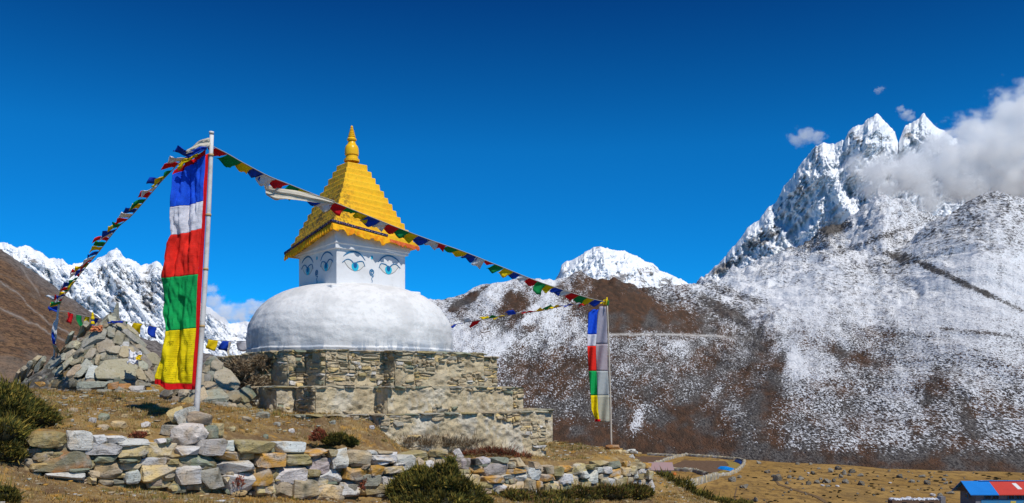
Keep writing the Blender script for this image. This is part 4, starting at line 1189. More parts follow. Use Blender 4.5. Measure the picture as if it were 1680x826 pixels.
def drystone(name, label, stones, seed, core_px, top_pts, bot_pts):
    rng = np.random.default_rng(seed)
    loc = np.array([*(WA + WT * wall_hit(sum(core_px) / 2, 760)[0]), 0]); loc[2] = gz(loc[0] + WN[0], loc[1] + WN[1])
    root = empty(name, label, 'stone wall', loc, 'dry-stone walls')
    for i, (px, py, w, h, k) in enumerate(stones):
        t, z, d, fs = wall_hit(px, py)
        wm = w / F * d / fs * 1.07; hm = h / F * d * 1.09
        dep = min(0.5, max(0.22, wm * rng.uniform(0.7, 1.0)))
        top = py < np.interp(px, *np.array(top_pts, float).T) + 14
        v, tri = stone_h(rng, (wm, dep, hm), 26, rng.uniform(0.35, 0.6))
        a = math.radians(rng.uniform(-5, 5))
        ax = W3 * math.cos(a) + ZUP * math.sin(a); az = -W3 * math.sin(a) + ZUP * math.cos(a)
        b = math.radians(rng.uniform(-9, 9)); ay = -WN3 * math.cos(b) + W3 * math.sin(b)
        p = np.array([*(WA + WT * t), z]) - WN3 * (dep / 2 - 0.12 + rng.uniform(-0.06, 0.07)) - loc
        base = scol(k, rng)
        cl = np.tile(base, (len(v), 1))
        if k in 'DGTP':                                                    # lichen patches
            m = smooth01(fbm(v[:, 0] * 5 + i, v[:, 2] * 5, i, 3) * 2.2 - 0.35)[:, None]
            cl = cl * (1 - m) + (np.array([0.36, 0.14, 0.03]) if (k == 'D') else np.array([0.13, 0.12, 0.08])) * m
        if k in 'YO':
            m = smooth01(fbm(v[:, 0] * 6 + i, v[:, 2] * 6, i, 3) * 2.5)[:, None] * 0.7
            cl = cl * (1 - m) + np.array([0.50, 0.47, 0.42]) * m
        if k in 'WL':
            m = smooth01(fbm(v[:, 0] * 5 + i, v[:, 2] * 5, i, 3) * 2.5 - 0.7)[:, None] * 0.6
            cl = cl * (1 - m) + np.array([0.40, 0.26, 0.09]) * m
        mk('stone', frame(v, ax, ay, az, p), tri, STONE, root, True, col=cl, sharp=16)
    # the wall's inside: small packing stones
    J = Joined()
    x = core_px[0]
    for i in range(620):
        px = rng.uniform(*core_px)
        yt = np.interp(px, *np.array(top_pts, float).T); yb = np.interp(px, *np.array(bot_pts, float).T)
        py = rng.uniform(yt + 4, yb + 4)
        t, z, d, fs = wall_hit(px, py)
        s = rng.uniform(0.10, 0.22)
        v = stone_v(rng, (s * rng.uniform(1, 1.7), s * 1.4, s * rng.uniform(0.6, 1)), 2, 0.5, 7, 0.04)
        p = np.array([*(WA + WT * t), z]) - WN3 * rng.uniform(0.05, 0.34) - loc
        J.add(frame(v, W3, -WN3, ZUP, p), TRI2, scol(rng.choice(list('TLGNLTYG')), rng) * 0.75)
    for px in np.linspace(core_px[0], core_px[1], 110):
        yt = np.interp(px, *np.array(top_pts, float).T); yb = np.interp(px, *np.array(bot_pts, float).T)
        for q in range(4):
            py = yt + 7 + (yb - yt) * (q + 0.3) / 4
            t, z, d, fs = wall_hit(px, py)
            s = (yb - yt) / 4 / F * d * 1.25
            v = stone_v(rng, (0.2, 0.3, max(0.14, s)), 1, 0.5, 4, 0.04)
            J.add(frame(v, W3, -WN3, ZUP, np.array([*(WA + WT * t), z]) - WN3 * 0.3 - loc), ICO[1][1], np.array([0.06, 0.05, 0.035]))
    r = J.build('rubble_packing', STONE, root, True, 30)
    r['kind'] = 'stuff'
    return root
TOPL = [(50, 722), (110, 722), (160, 725), (230, 730), (330, 735), (400, 732), (450, 735), (520, 744), (600, 748), (700, 748), (760, 755)]
BOTL = [(50, 775), (100, 790), (230, 800), (330, 806), (400, 812), (560, 818), (700, 814), (760, 812)]
TOPR = [(730, 755), (830, 757), (880, 764), (960, 768), (1020, 766), (1069, 768)]
BOTR = [(730, 812), (800, 813), (900, 814), (1000, 806), (1069, 800)]
drystone('stone_wall', 'near length of grey and ochre dry-stone wall of large rocks below the striped banner', LEFT, 5, (58, 742), TOPL, BOTL)
drystone('stone_wall', 'far length of dry-stone wall of smaller pale stones ending below the right-hand flagpole', RIGHT, 6, (748, 1066), TOPR, BOTR)

# ------------------------------------------------------------------ single rocks
def rock(px, py, w, h, d, k, label, seed, ang=0, box=0.6, cuts=9, group=None, dep=0.8, parent=None, sub=3, name='rock', cat='rock'):
    rng = np.random.default_rng(seed)
    wm, hm = w / F * d, h / F * d
    v, tri = stone_h(rng, (wm, wm * dep, hm), 14 + 2 * cuts if box < 0.7 else 70, box)
    a = math.radians(ang)
    ax = np.array([math.cos(a), 0, math.sin(a)]); az = np.array([-math.sin(a), 0, math.cos(a)])
    p = P(px, py, d)
    cl = np.tile(scol(k, rng), (len(v), 1))
    m = smooth01(fbm(v[:, 0] * 4 + seed, v[:, 2] * 4, seed, 3) * 2 - 0.3)[:, None] * 0.4
    cl = cl * (1 - m) + np.array([0.16, 0.15, 0.11]) * m
    if parent is not None:
        p = p - np.array(parent.location)
    o = mk(name, frame(v, ax, np.array([0, 1.0, 0]), az, np.zeros(3)), tri, STONE, parent, True, col=cl, sharp=16)
    o.location = tuple(p)
    if parent is None:
        tag(o, label, cat, group)
    return o
RG = 'rocks piled round the foot of the tall flagpole'
rock(311, 713, 61, 41, 14.75, 'Q', 'big rounded pale boulder on the wall under the tall flagpole', 21, 12, 0.75, 5, RG)
rock(306, 683, 34, 27, 15.0, 'Q', 'smooth pale block leaning against the left of the tall pole foot', 22, 28, 0.45, 6, RG)
rock(290, 681, 26, 26, 15.05, 'Y', 'narrow tan slab left of the pale block at the tall pole foot', 23, 30, 0.45, 7, RG)
rock(283, 707, 35, 21, 14.9, 'G', 'flat grey stone left of the big rounded boulder', 24, -6, 0.5, 8, RG)
rock(328, 687, 38, 22, 15.0, 'T', 'brown stone with an ochre edge right of the tall pole foot', 25, -12, 0.5, 8, RG)
rock(346, 710, 22, 26, 15.0, 'N', 'dark green-grey stone behind the right of the big rounded boulder', 26, 4, 0.5, 8, RG)
rock(356, 706, 20, 25, 15.2, 'Y', 'square cream stone right of the big rounded boulder', 27, -5, 0.4, 7, RG)
for i, (px, py, w, h, k) in enumerate([(170, 688, 18, 12, 'N'), (152, 692, 12, 7, 'W'), (432, 684, 22, 9, 'G'), (405, 690, 16, 7, 'T'), (436, 719, 9, 7, 'N'), (478, 709, 10, 6, 'W'), (120, 676, 14, 7, 'T'),
                                       (205, 684, 10, 5, 'Y'), (240, 700, 14, 8, 'W'), (380, 706, 14, 6, 'Y'), (455, 698, 12, 6, 'G'), (585, 716, 10, 6, 'T'), (610, 703, 9, 5, 'W'), (195, 700, 26, 10, 'Y'), (170, 705, 20, 8, 'T'),
                                       (140, 651, 10, 5, 'G'), (545, 718, 12, 6, 'S'), (235, 712, 20, 8, 'Y')]):
    d = 15.5
    for it in range(12):                                        # put it where that pixel meets the terrace
        p = P(px, py, d); d += np.clip((p[2] - gz(p[0], p[1])) * 3.0, -1.5, 1.5) if True else 0
        d = float(np.clip(d, 13.5, 22))
    p = P(px, py, d); o = rock(px, py, w, h * 1.4, d, k, 'small loose stone lying on the terrace grass above the wall', 300 + i, RNG.uniform(-10, 10), 0.55, 8, 'loose stones on the terrace grass', 0.9, sub=2)
    o.location.z = gz(p[0], p[1]) + h / F * d * 0.25
    if i in (1, 6):
        pass
rock(752, 746, 13, 20, 19.0, 'W', 'pale slab leaning upright on the wall beside the juniper bush', 41, 30, 0.45, 7, None, 0.4, name='rock')

# pile of stones round the foot of the far flagpole and the low line of stones behind it
pile = empty('stone_pile', 'heap of ochre and white stones round the foot of the far flagpole', 'stone pile', P(1003, 745, 23))
for i, (x0, y0, x1, y1, k, a, d) in enumerate([(675, 200, 825, 258, 'R', 4, 22.9), (695, 250, 842, 325, 'Y', 0, 22.8), (560, 265, 695, 355, 'L', 25, 22.6), (565, 222, 668, 272, 'O', 5, 23.2), (705, 320, 860, 380, 'W', -35, 22.4),
                                               (408, 252, 512, 318, 'W', -10, 23.2), (498, 218, 575, 320, 'W', 10, 23.4), (780, 310, 870, 365, 'O', -5, 22.5), (840, 270, 920, 330, 'T', 0, 22.9), (890, 300, 960, 345, 'Y', 0, 22.6),
                                               (930, 310, 990, 360, 'W', 35, 22.4), (600, 340, 720, 385, 'T', 0, 22.3), (850, 345, 960, 385, 'T', 0, 22.3), (960, 355, 1040, 395, 'L', 0, 22.3), (640, 300, 720, 350, 'Y', 0, 22.5)]):
    rock(890 + (x0 + x1) / 2 / 6.555, 700 + (y0 + y1) / 2 / 6.555, (x1 - x0) / 6.555 * 1.1, (y1 - y0) / 6.555 * 1.15, d, k, None, 60 + i, a, 0.5, 8, None, 0.9, pile, 3, 'stone')
lowline = empty('stone_row', 'low tumbled row of pale stones on the skyline right of the stupa', 'stone wall', P(950, 742, 27))
rr = np.random.default_rng(77)
for i in range(34):
    px = 893 + i * 4.6 + rr.uniform(-2, 2); d = 27 + rr.uniform(-.4, .4)
    py = np.interp(px, [890, 950, 1000, 1060], [733, 736, 738, 744]) + rr.uniform(-3.5, 3.5)
    rock(px, py, rr.uniform(8, 17), rr.uniform(5, 10), d, rr.choice(list('WWTSYLGO')), None, 90 + i, rr.uniform(-15, 15), 0.5, 7, None, 0.9, lowline, 2, 'stone')

# ------------------------------------------------------------------ cairn of flat carved slabs, and the smaller pile beside it
def cairn(root, slabs, ox, oy, sc, cone, seed, fill):
    """slabs in zoomed-photo pixels (cx, cy, w, h, angle, kind) laid on a cone"""
    rng = np.random.default_rng(seed); loc = np.array(root.location)
    bpx, apx, by, ty, hw, d0 = cone
    def surf(px, py):
        h = np.clip((by - py) / (by - ty), -0.2, 1.0)
        r = (hw * (1 - h) + 7) / F * d0
        ax = bpx + (apx - bpx) * h
        dx = (px - ax) / F * d0
        q = np.clip(dx / r, -0.97, 0.97)
        dep = d0 - r * math.sqrt(1 - q * q) * 0.9
        n = np.array([q, -math.sqrt(1 - q * q), 0.62 if h > 0.02 else 0.15]); n /= np.linalg.norm(n)
        return P(px, py, dep), n, dep
    for i, (cx, cy, w, h, ang, k) in enumerate(slabs):
        px, py = ox + cx / sc, oy + cy / sc
        p, n, dep = surf(px, py)
        up = ZUP - n * n[2]; up /= np.linalg.norm(up); rt = np.cross(up, n)
        rt = -rt if rt[0] < 0 else rt
        a = math.radians(ang); ax = rt * math.cos(a) + up * math.sin(a); ay = -rt * math.sin(a) + up * math.cos(a)
        fw = 1.0 / max(0.45, abs(rt[0])); fh = 1.0 / max(0.5, up[2])
        dims = (w / sc / F * dep * fw * 1.0, h / sc / F * dep * fh * 1.0, rng.uniform(0.08, 0.16))
        v, tri = stone_h(rng, dims, 26, 0.45)
        p = p + n * rng.uniform(-0.02, 0.06)
        n = n + rng.normal(0, 0.05, 3); n /= np.linalg.norm(n); ax = ax - n * (ax @ n); ax /= np.linalg.norm(ax); ay = np.cross(n, ax)
        mk('slab', frame(v, ax, ay, n, p - loc), tri, STONE, root, True, col=scol(k, rng) * rng.uniform(0.72, 1.12), sharp=16)
    J = Joined()
    for i in range(fill):
        h = rng.uniform(-0.1, 0.97)
        px = bpx + (apx - bpx) * max(0, h) + rng.uniform(-1, 1) * (hw * (1 - max(0, h)) + 5); py = by - (by - ty) * h
        p, n, dep = surf(px, py)
        up = ZUP - n * n[2]; up /= np.linalg.norm(up); rt = np.cross(up, n)
        a = rng.uniform(0.3, 1.3) * (1 if px < bpx else -1); ax = rt * math.cos(a) + up * math.sin(a); ay = -rt * math.sin(a) + up * math.cos(a)
        v, tri = stone_h(rng, (rng.uniform(0.15, 0.42), rng.uniform(0.12, 0.26), rng.uniform(0.04, 0.08)), 16, 0.45)
        J.add(frame(v, ax, ay, n, p - n * rng.uniform(0.02, 0.11) - loc), tri, scol(rng.choice(list('SSGTKN')), rng) * 0.6)  # fill colour darkened to put shade into the gaps between slabs
    # solid heart of the heap
    V, Fq = lathe([((hw + 2) / F * d0 * 0.86 * (1 - q) + 0.02, (by - ty) / F * d0 * 0.94 * q) for q in np.linspace(0, 1, 8)], 24)
    c0 = P(bpx, by, d0); a0 = P(apx, by, d0)
    V[:, 0] += (a0[0] - c0[0]) * (V[:, 2] / V[:, 2].max())
    V += c0 - loc; V[:, 2] -= 0.1
    J2 = [np.array(J.V[0])]
    J.F = [np.hstack([f, f[:, 2:]]) for f in J.F]
    J.add(V, Fq, (0.06, 0.055, 0.045))
    build = build_mixed(J, 'loose_slabs', STONE, root)
    build['kind'] = 'stuff'
CA = empty('cairn', 'tall heap of flat grey-green carved slabs left of the striped banner', 'cairn', P(142, 640, 23.2))
SL1 = [(790, 525, 285, 215, 0, 'K'), (625, 310, 215, 95, 32, 'S'), (705, 368, 135, 100, 20, 'K'), (765, 392, 105, 60, 0, 'K'), (858, 415, 98, 92, 0, 'T'), (748, 265, 62, 82, 5, 'S'), (800, 310, 72, 110, -15, 'K'), (850, 355, 62, 52, 0, 'W'),
       (600, 425, 72, 92, -8, 'K'), (545, 540, 78, 150, -18, 'S'), (605, 565, 78, 112, 0, 'W'), (478, 560, 84, 120, -28, 'T'), (438, 430, 84, 100, -25, 'K'), (395, 515, 70, 160, -28, 'K'), (340, 490, 62, 160, -30, 'S'), (280, 497, 66, 130, -20, 'S'),
       (222, 505, 56, 120, -25, 'S'), (185, 500, 44, 120, -30, 'T'), (140, 535, 40, 150, -35, 'S'), (92, 575, 34, 160, -38, 'K'), (52, 600, 34, 140, -42, 'T'), (505, 420, 40, 90, -50, 'G'), (490, 485, 90, 45, 25, 'T'), (470, 362, 90, 56, 10, 'K'),
       (540, 250, 46, 130, -38, 'K'), (575, 215, 84, 48, 10, 'S'), (645, 472, 44, 80, 0, 'T'), (690, 440, 46, 60, 0, 'K'), (960, 585, 52, 90, 14, 'T'), (1035, 585, 42, 110, 8, 'K'), (1000, 480, 40, 110, 22, 'G'), (1058, 465, 72, 100, 10, 'K'),
       (965, 515, 60, 80, 10, 'S'), (880, 290, 36, 120, 42, 'G'), (935, 330, 36, 130, 45, 'S'), (985, 395, 36, 120, 42, 'K'), (840, 235, 30, 120, 42, 'T'), (905, 255, 28, 120, 45, 'K'), (1010, 420, 30, 120, 35, 'S'), (920, 410, 34, 90, 35, 'G'),
       (720, 160, 46, 120, -35, 'K'), (760, 170, 60, 80, 10, 'S'), (790, 200, 60, 60, 30, 'G'), (690, 215, 80, 30, 20, 'T'), (420, 375, 120, 24, 20, 'T'), (340, 395, 160, 22, 12, 'K'), (560, 300, 150, 26, 35, 'T'), (440, 300, 26, 120, -45, 'S'),
       (195, 605, 115, 32, 0, 'T'), (205, 655, 130, 52, 0, 'O'), (395, 645, 220, 72, 0, 'D'), (615, 652, 240, 52, 2, 'S'), (765, 662, 82, 55, 15, 'R'), (845, 665, 84, 46, 0, 'R'), (935, 680, 104, 45, 0, 'W'), (400, 710, 175, 52, -5, 'G'), (550, 737, 145, 52, 0, 'W'),
       (540, 697, 125, 38, 0, 'G'), (680, 735, 90, 34, 0, 'Y'), (1035, 730, 122, 84, 0, 'W'), (920, 720, 104, 45, -8, 'W'), (850, 752, 92, 60, 0, 'W'), (762, 750, 92, 60, 10, 'S'), (1085, 680, 92, 60, 0, 'O'), (1090, 795, 62, 62, 0, 'T'), (700, 700, 110, 30, 0, 'G'),
       (800, 705, 80, 28, 0, 'T'), (985, 650, 90, 34, 0, 'G'), (300, 690, 90, 26, 0, 'T'), (130, 625, 60, 30, 0, 'G'), (60, 650, 60, 26, 0, 'S'), (1120, 560, 40, 110, 5, 'K'), (1110, 745, 60, 50, 0, 'L')]
cairn(CA, SL1, 20, 490, 4.588, (145, 186, 632, 515, 124, 23.2), 31, 420)
# pointed slab standing on top of the cairn
tri_out = [(181, 534), (190, 498), (192.5, 497), (191, 532)]
ctr = P(188, 528, 22.9); loc = np.array(CA.location)
o_ = [P(a, b, 22.9) for a, b in [(178, 534), (184, 518), (189, 503), (191.5, 497), (192, 512), (191, 534)]]
V = np.array(o_ + [p + np.array([0.01, 0.10, 0]) for p in o_]) - loc; n_ = len(o_)
mk('standing_slab', V, [list(range(n_)), list(range(2 * n_ - 1, n_ - 1, -1))] + [[i, i + n_, (i + 1) % n_ + n_, (i + 1) % n_] for i in range(n_)], STONE, CA, False, col=np.array(SC['S']) * 0.9)
PB = empty('cairn', 'smaller heap of tan and dark grey slabs between the striped banner and the stupa', 'cairn', P(350, 665, 19))
SL2 = [(520, 420, 84, 72, 0, 'G'), (548, 488, 135, 72, -12, 'T'), (680, 440, 150, 190, 25, 'K'), (595, 330, 92, 84, -20, 'K'), (590, 578, 205, 112, 0, 'G'), (740, 582, 94, 94, 10, 'G'), (835, 562, 130, 112, 18, 'N'), (660, 652, 132, 52, 0, 'S'),
       (520, 690, 152, 60, 0, 'G'), (478, 565, 84, 150, 25, 'T'), (465, 445, 62, 150, 20, 'K'), (480, 655, 84, 52, 0, 'O'), (642, 710, 72, 42, 0, 'T'), (640, 350, 60, 90, 35, 'K'), (510, 350, 60, 80, -10, 'T'), (720, 660, 70, 44, 0, 'T'),
       (340, 625, 130, 56, 0, 'L'), (230, 600, 130, 60, 0, 'T'), (190, 560, 190, 62, 0, 'D'), (250, 650, 90, 40, 0, 'Y'), (330, 560, 90, 80, 30, 'K'), (70, 630, 70, 66, 0, 'L'), (170, 630, 84, 72, 0, 'T'), (400, 590, 60, 80, 0, 'T'), (140, 690, 130, 50, 0, 'O'), (400, 660, 80, 40, 0, 'T')]
cairn(PB, SL2, 240, 540, 5.1625, (325, 352, 672, 590, 88, 19.3), 32, 200)

# ------------------------------------------------------------------ prayer flags and banners
def pc(name, c, tr=0.16, pr=False, worn=0.2, inkf=0.18):
    return m_cloth(name, c, tr, pr, worn, inkf)
CB = pc('blue_cloth', (0.014, 0.065, 0.50)); CW = pc('white_cloth', (0.80, 0.79, 0.82)); CR = pc('red_cloth', (0.74, 0.016, 0.022)); CG = pc('green_cloth', (0.010, 0.27, 0.07)); CY = pc('yellow_cloth', (0.88, 0.63, 0.01))
BB = pc('banner_blue', (0.016, 0.11, 0.78), 0.16, 26); BW = pc('banner_white', (0.80, 0.78, 0.83), 0.16, 14); BR = pc('banner_red', (0.88, 0.032, 0.02), 0.16, 20); BG = pc('banner_green', (0.010, 0.40, 0.10), 0.16, 22); BY = pc('banner_yellow', (0.90, 0.70, 0.008), 0.16, 26, 0.2, 0.65)
HEM = pc('red_hem', (0.75, 0.012, 0.015), 0.2)
CORD = m_paint('cord', (0.35, 0.33, 0.30), (0.2, 0.2, 0.2), 0.2, 9)
POLE = m_paint('whitewashed_pole', (0.66, 0.64, 0.61), (0.36, 0.26, 0.18), 0.5, 5, 0.8, 0.4)
POLE2 = m_paint('bare_wood_pole', (0.50, 0.44, 0.36), (0.30, 0.22, 0.15), 0.4, 5, 0.8, 0.4)

def solid(o, th=0.003):
    m = o.modifiers.new('thickness', 'SOLIDIFY'); m.thickness = th
    return o
def pathpts(pp, n=240):
    w = np.array([P(*p) for p in pp])
    s = spline_nd(w, n)
    return s
def spline_nd(p, n):
    p = np.asarray(p, float); x = np.linspace(0, len(p) - 1, n)
    i = np.clip(x.astype(int), 0, len(p) - 2); f = (x - i)[:, None]
    m = np.gradient(p, axis=0)
    return (2 * f**3 - 3 * f**2 + 1) * p[i] + (f**3 - 2 * f**2 + f) * m[i] + (-2 * f**3 + 3 * f**2) * p[i + 1] + (f**3 - f**2) * m[i + 1]
ORDER = [CB, CW, CR, CG, CY]
def flag_string(label, pp, start, step, w, L, free, seed, skip=0.0, order=ORDER, jit=0.25, pick=None, end=None, rise=0.0):
    rng = np.random.default_rng(seed)
    c = pathpts(pp)
    loc = c[0].copy()
    root = empty('prayer_flag_string', label, 'prayer flags', loc, 'strings of prayer flags')
    V, Fl = tube(c - loc, 0.009, 5)
    mk('cord', V, Fl, CORD, root)
    seg = np.linalg.norm(np.diff(c, axis=0), axis=1); S = np.concatenate([[0], np.cumsum(seg)])
    tot = S[-1] if end is None else end
    s = start; k = 0
    at = lambda q: np.array([np.interp(q, S, c[:, j]) for j in range(3)])
    while s + w < tot:
        mat = order[k % len(order)]
        ww = w * rng.uniform(0.85, 1.1); LL = L * rng.uniform(0.75, 1.2)
        fv = np.array(free, float) + rng.normal(0, jit, 3); fv[2] += rise; fv /= np.linalg.norm(fv)
        nu, nv = 7, 6
        a, b = at(s), at(min(tot, s + ww)); T = (b - a); T /= np.linalg.norm(T)
        side = np.cross(T, fv); side /= np.linalg.norm(side) + 1e-9
        ph = rng.uniform(0, 6.28); pw = rng.uniform(5, 9); curl = rng.normal(0, 0.4)
        V = []
        for j in range(nv):
            q = j / (nv - 1)
            for i in range(nu):
                u = i / (nu - 1)
                p = at(s + ww * u) + fv * LL * q * (1 - 0.05 * curl * u)
                p = p + side * (0.045 * q * math.sin(ph + pw * u + 4 * q) + 0.10 * curl * q * q) - ZUP * 0.05 * q * q * (0.5 + u) + T * (0.05 * q * math.sin(3 * q + ph))
                V.append(p - loc)
        uv = [(i / (nu - 1), j / (nv - 1)) for j in range(nv) for i in range(nu)]
        o = mk('prayer_flag', V, grid_faces(nv, nu), mat, root, uv=uv)
        solid(o, 0.003)
        s += step * rng.uniform(0.95, 1.05); k += 1
    return root
S1 = [(346, 240, 15.2), (325, 247, 15.5), (300, 262, 15.8), (282, 280, 16.1), (262, 301, 16.5), (240, 327, 16.9), (215, 355, 17.5), (197, 370, 18), (180, 390, 18.5), (165, 410, 19), (150, 428, 19.5), (135, 446, 20.2), (120, 466, 21), (108, 482, 21.9), (101, 494, 22.5), (97, 505, 23), (95, 513, 23)]
flag_string('steep string of bunched prayer flags from the tall pole to the small white post', S1, 0.6, 0.245, 0.195, 0.24, (-0.92, -0.1, 0.06), 1)
S2 = [(348, 240, 15.2), (372, 252, 15.5), (400, 268, 15.8), (440, 289, 16.3), (470, 301, 16.6), (500, 313, 17), (545, 331, 17.5), (575, 343, 17.8), (610, 357, 18.2), (650, 373, 18.7), (700, 392, 19.3), (760, 413, 20), (820, 437, 20.7), (880, 461, 21.5), (930, 478, 22.1), (965, 489, 22.6), (995, 496, 23)]
flag_string('long string of prayer flags crossing before the yellow roof to the far flagpole', S2, 0.10, 0.28, 0.30, 0.20, (-0.93, 0.10, -0.34), 2, order=[CR, CG, CY, CB, CW], jit=0.12)
S3 = [(994, 496, 23), (970, 497, 23.4), (945, 500, 23.8), (920, 503, 24.2), (890, 510, 24.8), (860, 514, 25.3), (820, 520, 26), (790, 525, 26.5), (760, 530, 27), (735, 535, 27.4), (700, 545, 28)]
flag_string('string of small prayer flags from the far flagpole to behind the white dome', S3, 0.05, 0.37, 0.34, 0.2, (-0.65, 0.1, 0.15), 3, order=[CY, CR, CW, CB, CY, CG], jit=0.35)
S4 = [(96, 511, 22.9), (108, 511, 23.2), (120, 515, 23.6), (140, 519, 24.2), (165, 523, 25), (200, 527, 26), (230, 531, 26.4), (260, 538, 26.7), (290, 546, 27), (320, 553, 27.2), (350, 558, 27.4), (380, 560, 27.6), (412, 560, 27.8), (440, 560, 27.8)]
flag_string('sagging string of sparse prayer flags behind the cairn and the smaller heap', S4, 0.4, 0.44, 0.27, 0.24, (-0.35, 0.1, -0.85), 4, order=[CR, CG, CY, CB, CW], jit=0.15)

def cloth_strip(name, left, right, mat, parent, loc, ripple, n=28, m=14, uvs=(0, 1), th=0.004, seed=0):
    """cloth between two edge polylines (world points)"""
    A = spline_nd(left, n); B = spline_nd(right, n)
    V = []; uv = []
    for j in range(n):
        for i in range(m):
            q = i / (m - 1); p = A[j] * (1 - q) + B[j] * q
            p = p + ripple(p, q, j / (n - 1)) - loc
            V.append(p); uv.append((q, uvs[0] + (uvs[1] - uvs[0]) * j / (n - 1)))
    o = mk(name, V, grid_faces(n, m), mat, parent, uv=uv)
    return solid(o, th)

# tall banner on the near pole
D1 = 15.2
base1 = P(321.5, 680, D1); base1[2] = gz(base1[0], base1[1]) - 0.1
FP = empty('flagpole', 'tall whitewashed pole carrying the big five-colour banner on the left', 'flagpole', base1, 'flagpoles with vertical banners')
top1 = P(347, 222, D1); bot1 = P(321, 690, D1)
npt = 14
pts = np.array([bot1 + (top1 - bot1) * q + np.array([0.03 * math.sin(q * 3), 0, 0]) for q in np.linspace(0, 1, npt)])
pts[0][2] = base1[2]
V, Fl = tube(pts - base1, np.linspace(0.047, 0.034, npt), 14); mk('pole', V, Fl, POLE, FP)
V, Fl = tube(np.array([top1 + ZUP * 0.02, top1 + ZUP * 0.06]) - base1, 0.04, 12); mk('pole_cap', V, Fl, POLE, FP)
for q in (0.33, 0.53, 0.72, 0.93):
    c = bot1 + (top1 - bot1) * q
    V, Fl = tube(np.array([c - ZUP * 0.02, c + ZUP * 0.02]) - base1 + np.array([0.03 * math.sin(q * 3), 0, 0]), 0.046, 12); mk('tie', V, Fl, m_paint('tie_cord', (0.5, 0.33, 0.15), (0.3, 0.2, 0.1), 0.2, 9) if q == 0.33 else bpy.data.materials['tie_cord'], FP)
def rx(y):      # pixel column of the pole's left edge
    return np.interp(y, [222, 690], [344, 318.2]) + 0.9 * math.sin((690 - y) / 468 * 3)
LE = np.array([(294, 276), (289, 288), (287.5, 320), (283, 345), (280, 385), (274, 400), (268, 430), (264, 465), (265, 500), (267, 522), (271, 542), (267, 562), (262, 590), (256, 617), (254, 630)], float)
TOPE = lambda q: 282 - 38 * q + 7 * math.sin(q * math.pi) * -0.6         # top edge from left (q=0) to pole
def banner_pt(q, y):
    lx_ = np.interp(y, LE[:, 1], LE[:, 0]); r = rx(y)
    return lx_ + (r - lx_) * q
def rip1(p, q, v):
    e = 1 - q
    z = p[2]
    f1 = fbm(np.array([q * 3.0 + 0.5 * z]), np.array([z * 0.9]), 811, 3)[0]
    f2 = fbm(np.array([q * 9.0 - 1.5 * z]), np.array([z * 2.6 + q * 3]), 812, 3)[0]
    fold = math.exp(-((q - 0.45 - 0.06 * math.sin(z * 2.2)) / 0.09) ** 2) * (0.10 if z < 3.2 else 0.04)
    return np.array([0.02 * f2 * e, 0.07 * e * math.sin(3.2 * e + z * 1.5) + fold + 0.10 * f1 * min(1, e * 2) + 0.035 * f2 * min(1, e * 4) - 0.03 * e, 0.02 * f1 * e])
def panel(name, mat, y0, y1, q0, q1, par, slant0=0.0, slant1=0.0, uvs=(0, 1)):
    """banner panel between image rows y0 and y1 (rows given at the left edge; slant is the rise towards the pole)"""
    n, m = 40, 34; V = []; uv = []
    for j in range(n):
        for i in range(m):
            q = q0 + (q1 - q0) * i / (m - 1); f = j / (n - 1)
            ya = y0(q) if callable(y0) else y0 - slant0 * q
            yb = y1(q) if callable(y1) else y1 - slant1 * q
            y = ya + (yb - ya) * f
            p = P(banner_pt(q, y), y, D1)
            V.append(p + rip1(p, q, f) - base1); uv.append((i / (m - 1), f))
    return solid(mk(name, V, grid_faces(n, m), mat, par, uv=uv), 0.004)
QH = 0.90
botq = lambda q: 623 + 7 * smooth01(q * 2.2)
hemq = lambda q: 631 + 8.5 * smooth01(q * 2.5)
topb = lambda q: TOPE(q) + 8
panel('blue_panel', BB, topb, 342, 0, QH, FP, 0, 13)
panel('white_panel', BW, 342, 387, 0, QH, FP, 13, 13)
panel('red_panel', BR, 387, 456, 0, QH, FP, 13, 6)
panel('green_panel', BG, 456, 544, 0, QH, FP, 6, 6)
panel('yellow_panel', BY, 544, botq, 0, QH, FP, 6, 0)
panel('red_side_hem', HEM, lambda q: TOPE(q) + 8, hemq, QH, 1.0, FP)
panel('red_top_hem', HEM, TOPE, topb, 0, QH, FP)
panel('red_bottom_hem', HEM, botq, hemq, 0, QH, FP)
# scarves knotted at the pole top
def scarf(name, label, cat, pl, pr_, mat, seed, parent=None, amp=0.03, m=10, n=30, group=None):
    a = np.array([P(*p) for p in pl]); b = np.array([P(*p) for p in pr_])
    loc = a[0].copy()
    rng = np.random.default_rng(seed); ph = rng.uniform(0, 6, 3)
    rip = lambda p, q, v: np.array([0, amp * (math.sin(9 * q + ph[0] + 5 * v) + 0.6 * math.sin(23 * q + ph[1] + 9 * v)), 0.25 * amp * math.sin(14 * v + ph[2])])
    pl_ = parent
    o = cloth_strip(name, a, b, mat, pl_, loc if pl_ is None else np.array(pl_.location), rip, n, m)
    if pl_ is None:
        o.location = tuple(loc); tag(o, label, cat, group)
    return o
SILK = pc('cream_silk', (0.82, 0.75, 0.62), 0.4)
scarf('scarf', 'white scarf blowing from the top of the tall flagpole', 'scarf', [(344, 227, 15.15), (334, 229, 15.1), (320, 237, 15.05), (306, 247, 15.0)], [(345, 240, 15.15), (334, 244, 15.1), (322, 247, 15.05), (306, 254, 15.0)], SILK, 1, None, 0.02)
scarf('scarf', 'navy blue cloth under the white scarf at the tall pole top', 'scarf', [(340, 240, 15.1), (325, 243, 15.05), (312, 250, 15.05), (306, 256, 15.05)], [(338, 245, 15.1), (322, 254, 15.05), (310, 262, 15.05), (303, 264, 15.05)], CB, 2, None, 0.03)
